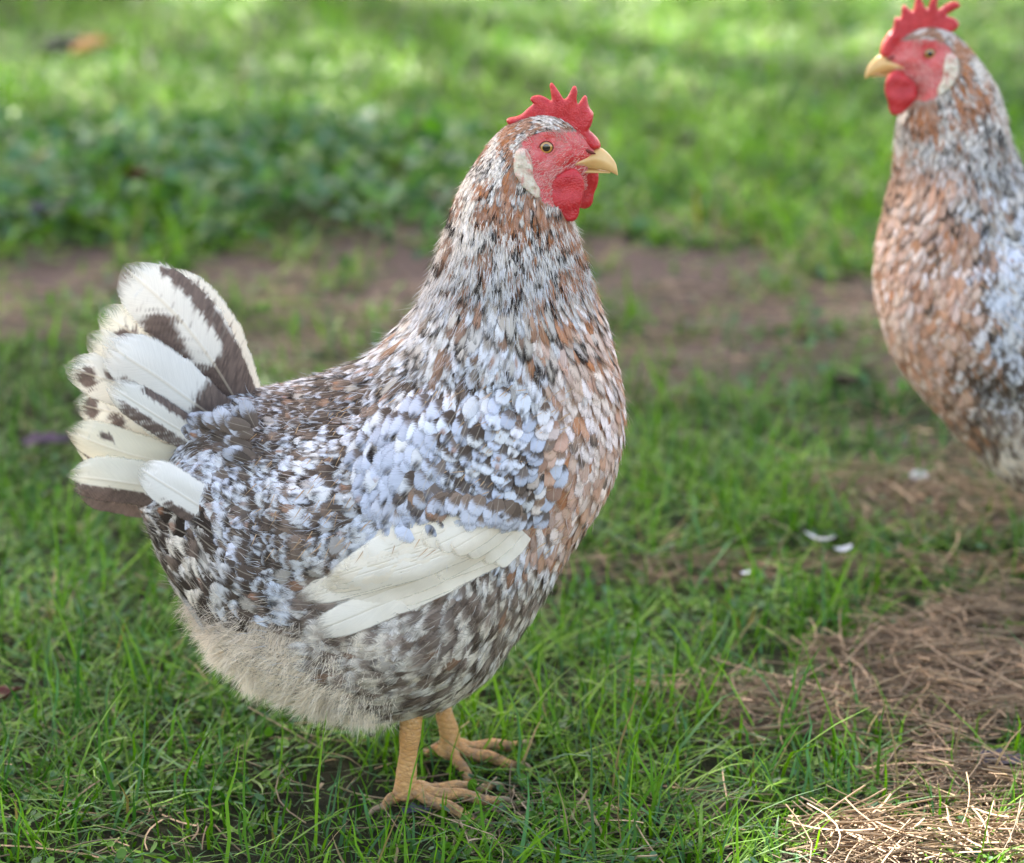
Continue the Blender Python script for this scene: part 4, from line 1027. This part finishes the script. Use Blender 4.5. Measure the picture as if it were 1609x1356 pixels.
def leaf_stuff_mat(name, rough=.45, transl=.2, spec=.3):
    s = NT(name); col = s.attr('ctip').outputs[0]; c = s.coord(); n = s.noise(250, 3, .6, c)
    k = s.math('ADD', s.math('MULTIPLY', n, .5), .75); kc = s.n('ShaderNodeCombineXYZ'); [s.l(k, kc.inputs[i]) for i in range(3)]
    col = s.mix(1.0, col, kc.outputs[0], 'MULTIPLY')
    tc = s.mix(1.0, col, (1.2, 1.5, .35), 'MULTIPLY')
    return s.bsdf(col, rough, spec, None, transl=transl, tcol=tc)
M_GRASS = leaf_stuff_mat('grass_blade', .5, .2, .2); M_STRAW = leaf_stuff_mat('dry_straw', .6, .1, .3); M_CLOVER = leaf_stuff_mat('weed_leaf', .55, .2, .3)

# sampling of ground points, denser close to the camera
def sample(n, y0, y1, margin, r):
    y = r.uniform(y0, y1, n); hw = (y - CAMY) * .19 + margin
    x = r.uniform(-1, 1, n) * hw
    return x, y
rg = np.random.default_rng(5)
def dens_points(rate, y0, y1, margin):
    hw = ((y0 + y1) / 2 - CAMY) * .19 + margin; n = int(rate * (y1 - y0) * 2 * hw)
    return sample(n, y0, y1, margin, rg)
sets = [dens_points(26000, -.16, .30, .06), dens_points(20000, .30, .8, .08), dens_points(12000, .8, 1.6, .10), dens_points(8500, 1.6, 3.0, .15), dens_points(5000, 3.0, 5.0, .3), dens_points(1200, 5.0, 9.0, .6)]
xo = rg.uniform(-4, 4, 30000); yo = rg.uniform(-2.6, 6, 30000)
x = np.concatenate([s_[0] for s_ in sets] + [xo]); y = np.concatenate([s_[1] for s_ in sets] + [yo])
dirt, straw, px, py = zones(x, y)
tuft = fbm(x * 14, y * 14, 61, 3)
bare = np.maximum(dirt * (.98 - .75 * sst(.48, .58, fbm(x * 4.5, y * 3.2, 63, 3))), straw * .90)
keep = rg.uniform(0, 1, len(x)) < (1 - bare) * np.clip(.55 + 1.0 * sst(.38, .62, tuft), 0, 1)
x, y, dirt, straw, px, py, tuft = [a[keep] for a in (x, y, dirt, straw, px, py, tuft)]
n = len(x); seg = 4; t = np.linspace(0, 1, seg + 1)
far = sst(.9, 2.2, y)
az = rg.uniform(0, 2 * np.pi, n); L = rg.gamma(4.0, .0092, n) * (1 + .25 * far) * (.75 + .6 * sst(.4, .65, tuft)); L = np.clip(L, .012, .13)
L = L * (1 - .45 * np.clip(dirt + straw, 0, 1))
foot = np.exp(-((x - X0 - .0) / .09) ** 2 - ((y + .02) / .07) ** 2); L = L * (1 - .30 * foot)
long_ = rg.uniform(0, 1, n) < .03 * (1 - dirt) * (1 - straw) * (1 - .6 * far); L = np.where(long_, rg.uniform(.06, .12, n), L)
thin = (rg.uniform(0, 1, n) < .48) & ~long_
Wd = np.where(thin, rg.uniform(.0007, .0014, n), rg.uniform(.0015, .0030, n)) * (1 + 1.1 * far)
a0 = np.abs(rg.normal(.45, .40, n)); a0 = a0 + .25 * far; flat = (rg.uniform(0, 1, n) < .38 - .1 * far) & ~(long_ & (rg.uniform(0, 1, n) < .6)); a0 = np.where(flat, rg.uniform(1.1, 1.5, n), a0)
bend = np.where(flat, rg.uniform(-.3, .5, n), rg.uniform(.1, 1.3, n))
ang = a0[:, None] + bend[:, None] * t
dl = L[:, None] / seg
hx = np.concatenate([np.zeros((n, 1)), np.cumsum(np.sin((ang[:, 1:] + ang[:, :-1]) / 2) * dl, 1)], 1)
hz = np.concatenate([np.zeros((n, 1)), np.cumsum(np.cos((ang[:, 1:] + ang[:, :-1]) / 2) * dl, 1)], 1)
hz = np.maximum(hz, .0) + np.where(flat, rg.uniform(.001, .012, n), 0)[:, None]
lat = np.cumsum(rg.normal(0, .12, (n, seg + 1)) * dl, 1)
dx, dy = np.cos(az)[:, None], np.sin(az)[:, None]
cxp = x[:, None] + hx * dx - lat * dy; cyp = y[:, None] + hx * dy + lat * dx; czp = gz(x, y)[:, None] + hz
tw = rg.uniform(-.6, .6, n)[:, None] * t
wd = Wd[:, None] * .5 * np.clip(1.15 * (1 - t ** 2.2), .06, 1) 
sx, sy = -dy * np.cos(tw), dx * np.cos(tw); sz = np.sin(tw)
V = np.stack([np.stack([cxp - sx * wd, cyp - sy * wd, czp - sz * wd], -1), np.stack([cxp + sx * wd, cyp + sy * wd, czp + sz * wd], -1)], 2)
hue = fbm(x * 2.2, y * 2.2, 90, 3); hr = rg.uniform(0, 1, n)
c1 = np.array([.024, .098, .003]); c2 = np.array([.165, .335, .008]); c3 = np.array([.050, .130, .042])
m = np.clip(hr * .8 + (hue - .5) * 1.2 + .5 * far, 0, 1)[:, None]
col = c1 * (1 - m) + c2 * m
bl = (rg.uniform(0, 1, n) < .22)[:, None]; col = np.where(bl, c3 * rg.uniform(.8, 1.5, (n, 1)), col)
dry = (rg.uniform(0, 1, n) < .03 + .25 * np.clip(dirt + straw, 0, 1))[:, None]; col = np.where(dry, np.array([.26, .19, .10]) * rg.uniform(.6, 1.2, (n, 1)), col)
col = col * rg.uniform(.75, 1.25, (n, 1))
C = np.repeat(col, (seg + 1) * 2, 0)
print('grass blades', n)
mesh_obj('grass', V.reshape(-1, 3), batch_faces(n, seg + 1, 2), M_GRASS, attrs={'ctip': ('FLOAT_COLOR', C)})
tag(bpy.data.objects['grass'], 'green lawn grass with long and lying blades around the hens', 'grass', kind='stuff')

# small round weed leaves (clover-like)
def leaves(x, y, size, hmax, col, name, mat, tilt=.5, zoff=None):
    n = len(x); th = np.linspace(0, 2 * np.pi, 8, endpoint=False)
    az = rg.uniform(0, 2 * np.pi, n)
    lx = np.cos(th)[None] * size[:, None]; ly = np.sin(th)[None] * size[:, None] * rg.uniform(.55, .9, n)[:, None]
    ca, sa = np.cos(az)[:, None], np.sin(az)[:, None]; X = lx * ca - ly * sa; Y = lx * sa + ly * ca
    ta = rg.normal(0, tilt, n)[:, None]; tb = rg.normal(0, tilt, n)[:, None]
    Z = X * ta + Y * tb
    z0 = gz(x, y) + (rg.uniform(.003, 1, n) * hmax if zoff is None else zoff)
    ring = np.stack([X + x[:, None], Y + y[:, None], Z + z0[:, None]], -1); cen = np.stack([x, y, z0 - size * .25], -1)[:, None]
    V = np.concatenate([ring, cen], 1).reshape(-1, 3)
    b0 = (np.arange(n) * 9)[:, None]
    T = np.stack([np.stack([b0[:, 0] + k, b0[:, 0] + (k + 1) % 8, b0[:, 0] + 8], -1) for k in range(8)], 1).reshape(-1, 3)
    return mesh_obj(name, V, None, mat, tris=T, attrs={'ctip': ('FLOAT_COLOR', np.repeat(col, 9, 0))})
sets = [dens_points(14000, -.16, .5, .06), dens_points(7000, .5, 1.6, .1), dens_points(4200, 1.6, 4.4, .15), dens_points(900, 4.4, 8, .3)]
x = np.concatenate([s_[0] for s_ in sets]); y = np.concatenate([s_[1] for s_ in sets])
dirt, straw, px, py = zones(x, y)
band = sst(170, 250, py) * sst(420, 370, py) * sst(820, 650, px)
cl = fbm(x * 10 + 9, y * 10, 120, 3)
k = rg.uniform(0, 1, len(x)) < np.clip(sst(.46, .60, cl) + band * .9, 0, 1) * (1 - .92 * np.maximum(dirt * (1 - band * .7), straw))
x, y, band, py = x[k], y[k], band[k], py[k]; n = len(x)
far = sst(.7, 2.0, y)
size = rg.uniform(.0018, .0048, n) * (1 + .9 * far + 1.5 * band)
col = np.array([.07, .165, .018]) * rg.uniform(.6, 1.5, (n, 1)); bb = (rg.uniform(0, 1, n) < .35 + .3 * band)[:, None]
col = np.where(bb, np.array([.06, .14, .065]) * rg.uniform(.7, 1.3, (n, 1)), col)
o = leaves(x, y, size, .018 + .03 * band + .012 * far, col, 'weeds', M_CLOVER)
tag(o, 'small round leaved weeds and clover among the grass', 'weeds', kind='stuff')

# straw and pine needles
sets = [dens_points(42000, -.16, .5, .06), dens_points(18000, .5, 1.6, .1), dens_points(3500, 1.6, 4, .2)]
x = np.concatenate([s_[0] for s_ in sets]); y = np.concatenate([s_[1] for s_ in sets])
dirt, straw, px, py = zones(x, y)
k = rg.uniform(0, 1, len(x)) < np.clip(straw * 1.0 + dirt * .14 + .008, 0, 1); x, y, dirt, straw = x[k], y[k], dirt[k], straw[k]; n = len(x)
az = rg.normal(0, .75, n) + (rg.uniform(0, 1, n) < .25) * rg.uniform(0, 3, n); L = rg.gamma(5, .009, n); L = np.clip(L, .012, .11)
t = np.linspace(-.5, .5, 6); cur = rg.normal(0, .35, n)
kink = (rg.uniform(0, 1, n) < .2) * rg.normal(0, .5, n)
along = L[:, None] * t; lat = L[:, None] * (cur[:, None] * (t ** 2) + kink[:, None] * np.maximum(t - .1, 0))
dx, dy = np.cos(az)[:, None], np.sin(az)[:, None]
cx_, cy_ = x[:, None] + along * dx - lat * dy, y[:, None] + along * dy + lat * dx
inc = rg.normal(0, .16, n) ; h0 = rg.uniform(.001, .016, n) * (.5 + straw) + np.abs(inc) * L * .5
cz_ = gz(x, y)[:, None] + h0[:, None] + inc[:, None] * along
rd = rg.uniform(.00032, .00085, n)[:, None] * (1 + 0 * t)
ring = []
for a in (0, 2.094, 4.189):
    o_ = math.cos(a); p_ = math.sin(a)
    ring.append(np.stack([cx_ - dy * rd * o_, cy_ + dx * rd * o_, cz_ + rd * p_], -1))
ring.append(ring[0])
V = np.stack(ring, 2)          # n,6,4,3
sc_ = np.array([.42, .305, .20]) * rg.uniform(.35, 1.35, (n, 1)) * (1 - .25 * rg.uniform(0, 1, (n, 1)) * np.array([[0, .2, .5]]))
o = mesh_obj('straw', V.reshape(-1, 3), batch_faces(n, 6, 4), M_STRAW, attrs={'ctip': ('FLOAT_COLOR', np.repeat(sc_, 24, 0))})
tag(o, 'brown straw and pine needles scattered in heaps on the ground', 'straw', kind='stuff')

# ------------------------------------------------------------------ fallen leaves and loose feathers
def dead_leaf(px_, py_, Lm, Wm, rz, colr, label, group=None, curlz=.25, zup=.012, name='fallen_leaf', cat='leaf'):
    gx_, gy_ = onground(px_, py_); gx_, gy_ = float(gx_), float(gy_)
    nv, nu = 15, 9; v = np.linspace(0, 1, nv)[:, None]; u = np.linspace(-1, 1, nu)[None]
    wv = np.sin(np.pi * np.clip(v, .02, .98)) ** .7 * (1 + .18 * np.sin(v * 19 + px_))
    X = (v - .5) * Lm + 0 * u; Y = u * .5 * Wm * wv
    Z = zup + curlz * Lm * (np.abs(u) ** 2 * .5 * wv + .4 * (v - .5) ** 2) + (vnoise(v * 5 + px_, u * 3, 3) - .5) * .006
    s = NT(name + '_skin'); c = s.coord(); nz = s.noise(120, 4, .6, c)
    m = s.bsdf(s.mix(nz, colr, tuple(q * .45 for q in colr)), .5, .4, s.bump(nz, .4, .002), transl=.15)
    o = mesh_obj(name, np.stack([X, Y, Z], -1).reshape(-1, 3), gridfaces(nv, nu), m)
    sd_ = o.modifiers.new('thick', 'SOLIDIFY'); sd_.thickness = .0006
    o.location = (gx_, gy_, float(gz(np.array([gx_]), np.array([gy_]))[0])); o.rotation_euler = (rg.uniform(-.15, .15), rg.uniform(-.15, .15), rz)
    tag(o, label, cat, group)
    return o
dead_leaf(1575, 1215, .046, .022, .15, (.085, .075, .105), 'dark purplish curled leaf on the straw at the lower right edge', None, .3, .016)
dead_leaf(85, 362, .060, .040, .5, (.16, .11, .17), 'faded purple leaf at the edge of the weeds, upper left', None, .3, .03)
dead_leaf(120, 350, .045, .030, 1.9, (.10, .08, .14), 'dark violet leaf lying against the faded purple one, upper left', None, .3, .03)
dead_leaf(72, 728, .050, .034, .2, (.10, .055, .10), 'dark purple leaf in the grass left of the pale tail', None, .3, .02)
dead_leaf(222, 322, .062, .036, .1, (.17, .030, .012), 'rusty red leaf in the weeds above the pale tail', None, .4, .04)
dead_leaf(100, 100, .10, .05, .6, (.02, .018, .02), 'blackish leaf beside the orange one in the far grass', None, .4, .03)
dead_leaf(150, 112, .10, .030, .9, (.62, .33, .12), 'orange tan leaf lit in the far grass, upper left', None, .4, .05)
dead_leaf(1325, 622, .050, .022, .1, (.045, .018, .012), 'dark brown leaf on the bare earth between the two hens', None, .4, .012)
dead_leaf(12, 1125, .030, .020, .6, (.12, .02, .015), 'small dark red leaf in the grass at the left edge', None, .4, .012)
dead_leaf(655, 240, .05, .04, .6, (.34, .36, .05), 'yellowish leaf in the grass behind the near hen\'s neck', None, .3, .04)
dead_leaf(655, 1295, .022, .012, .2, (.09, .08, .12), 'small grey violet leaf under the near hen\'s front foot', None, .3, .010)
def loose_feather(px_, py_, Lm, Wm, rz, label):
    gx_, gy_ = onground(px_, py_); gx_, gy_ = float(gx_), float(gy_)
    nv, nu = 30, 9; v = np.linspace(0, 1, nv)[:, None]; u = np.linspace(-1, 1, nu)[None]
    pr = profile(v[:, 0], .55, .15)[:, None]
    X = (v - .5) * Lm + 0 * u; Y = u * .5 * Wm * pr; Z = .012 + .9 * Lm * (v - .45) ** 2 + .1 * Wm * np.abs(u) * 2 * pr
    fuv = np.stack([u * .5 + .5 + 0 * v, v + 0 * u, 0 * u + 0 * v + .3], -1)
    o = mesh_obj('loose_feather', np.stack([X, Y, Z], -1).reshape(-1, 3), gridfaces(nv, nu), M_QUILL, attrs={'fuv': ('FLOAT_VECTOR', fuv.reshape(-1, 3)), 'ctip': ('FLOAT_COLOR', np.tile([.72, .74, .82], (nv * nu, 1)))})
    o.location = (gx_, gy_, .006); o.rotation_euler = (.2, 0, rz); tag(o, label, 'feather')
loose_feather(1286, 880, .030, .012, 2.9, 'small white feather lying on the grass between the hens')
loose_feather(1322, 893, .018, .008, .3, 'tiny white feather just right of the larger white one')
loose_feather(1437, 782, .026, .018, 1.2, 'pale fluffy feather on the brown straw below the second hen')
loose_feather(1168, 930, .009, .005, .4, 'tiny whitish feather scrap in the grass beside the straw line')

# ------------------------------------------------------------------ tree that shades the run (it stands beyond the photo's far edge)
def shade_tree():
    r = np.random.default_rng(77)
    root = empty('shade_tree', (-2.9, 10.2, 0))
    tag(root, 'tall broad leaved tree beyond the grass that shades both hens', 'tree')
    V, Q, T = tube([(0, 0, -.2), (.1, 0, 1.5), (0, -.1, 3.2), (.3, -.4, 5.0), (.4, -.8, 7.2)], [.34, .25, .21, .16, .06], 16)
    limbs = [(V, Q, T, 0)]
    for k in range(9):
        a = k * 2.3; h = 3.4 + .4 * k; e = np.array([2.6 * math.cos(a), 2.6 * math.sin(a) - .6, h + 1.6])
        limbs.append((*tube([(0.1, -.1, h), tuple(np.array([0.1, -.1, h]) * .5 + e * .5 + [0, 0, .3]), tuple(e)], [.11, .07, .02], 10), 0))
    Vj, Qj, Tj, mj = join(limbs)
    mesh_obj('trunk', Vj, Qj, plain('bark', (.12, .085, .06), .9, n=12, var=.6, bump=.8), root, tris=Tj)
    # leaves: density chosen on the ground that they shade
    n = 230000
    cen = np.array([-2.6, 8.6, 6.4]); 
    sx_ = r.uniform(-4.6, 4.6, n); sy_ = r.uniform(-1.05, 7.0, n)     # ground point shaded by the leaf
    hh = r.uniform(4.6, 8.2, n)
    P = np.stack([sx_, sy_, 0 * sx_], 1) + SUND * (hh / SUND[2])[:, None]
    edge = sst(1.0, .9, (sx_ / 4.4) ** 2 + 0 * sy_)
    edgey = sst(-1.0 , -.75, sy_ + (fbm(sx_ * 1.5, sx_ * 0 + 3, 5) - .5) * .5)
    gap = np.ones(n)
    def hole(px_, py_, rx, ry, k=1.0):
        nonlocal gap
        hx_, hy_ = onground(px_, py_); q = ((sx_ - hx_) / rx) ** 2 + ((sy_ - hy_) / ry) ** 2; gap = gap * (1 - k * (q < 1))
    hole(1560, 1392, .20, .085); hole(1760, 1360, .16, .12); hole(1250, 1372, .05, .03, .7)
    hole(1000, 105, .55, .38, .72); hole(880, 60, .3, .25, .7); hole(300, 150, .4, .3, .45); hole(150, 112, .10, .10, 1.0); hole(430, 5, .45, .25, .8); hole(700, 20, .8, .4, .35); hole(1250, 40, .9, .5, .45); hole(650, 240, .12, .10, .45); hole(1030, 240, .18, .10, .6); hole(100, 260, .3, .2, .3)
    hole(300, 5, 3, 1.2, .25)
    thin = 1 - .40 * sst(1.3, 3.0, sy_)
    k = r.uniform(0, 1, n) < edge * edgey * gap * thin * .62
    P = P[k]; n = len(P)
    sz = r.uniform(.03, .065, n)
    A = r.normal(0, 1, (n, 3)); A /= np.linalg.norm(A, axis=1, keepdims=True); B = np.cross(A, r.normal(0, 1, (n, 3))); B /= np.linalg.norm(B, axis=1, keepdims=True)
    V = np.stack([P - A * sz[:, None], P - B * sz[:, None] * .6, P + A * sz[:, None], P + B * sz[:, None] * .6], 1) - np.array(root.location)
    col = np.array([.06, .12, .03]) * r.uniform(.6, 1.4, (n, 1))
    mesh_obj('crown', V.reshape(-1, 3), np.arange(n * 4).reshape(-1, 4), M_CLOVER, root, smooth=False, attrs={'ctip': ('FLOAT_COLOR', np.repeat(col, 4, 0))})
    print('tree leaves', n)
shade_tree()
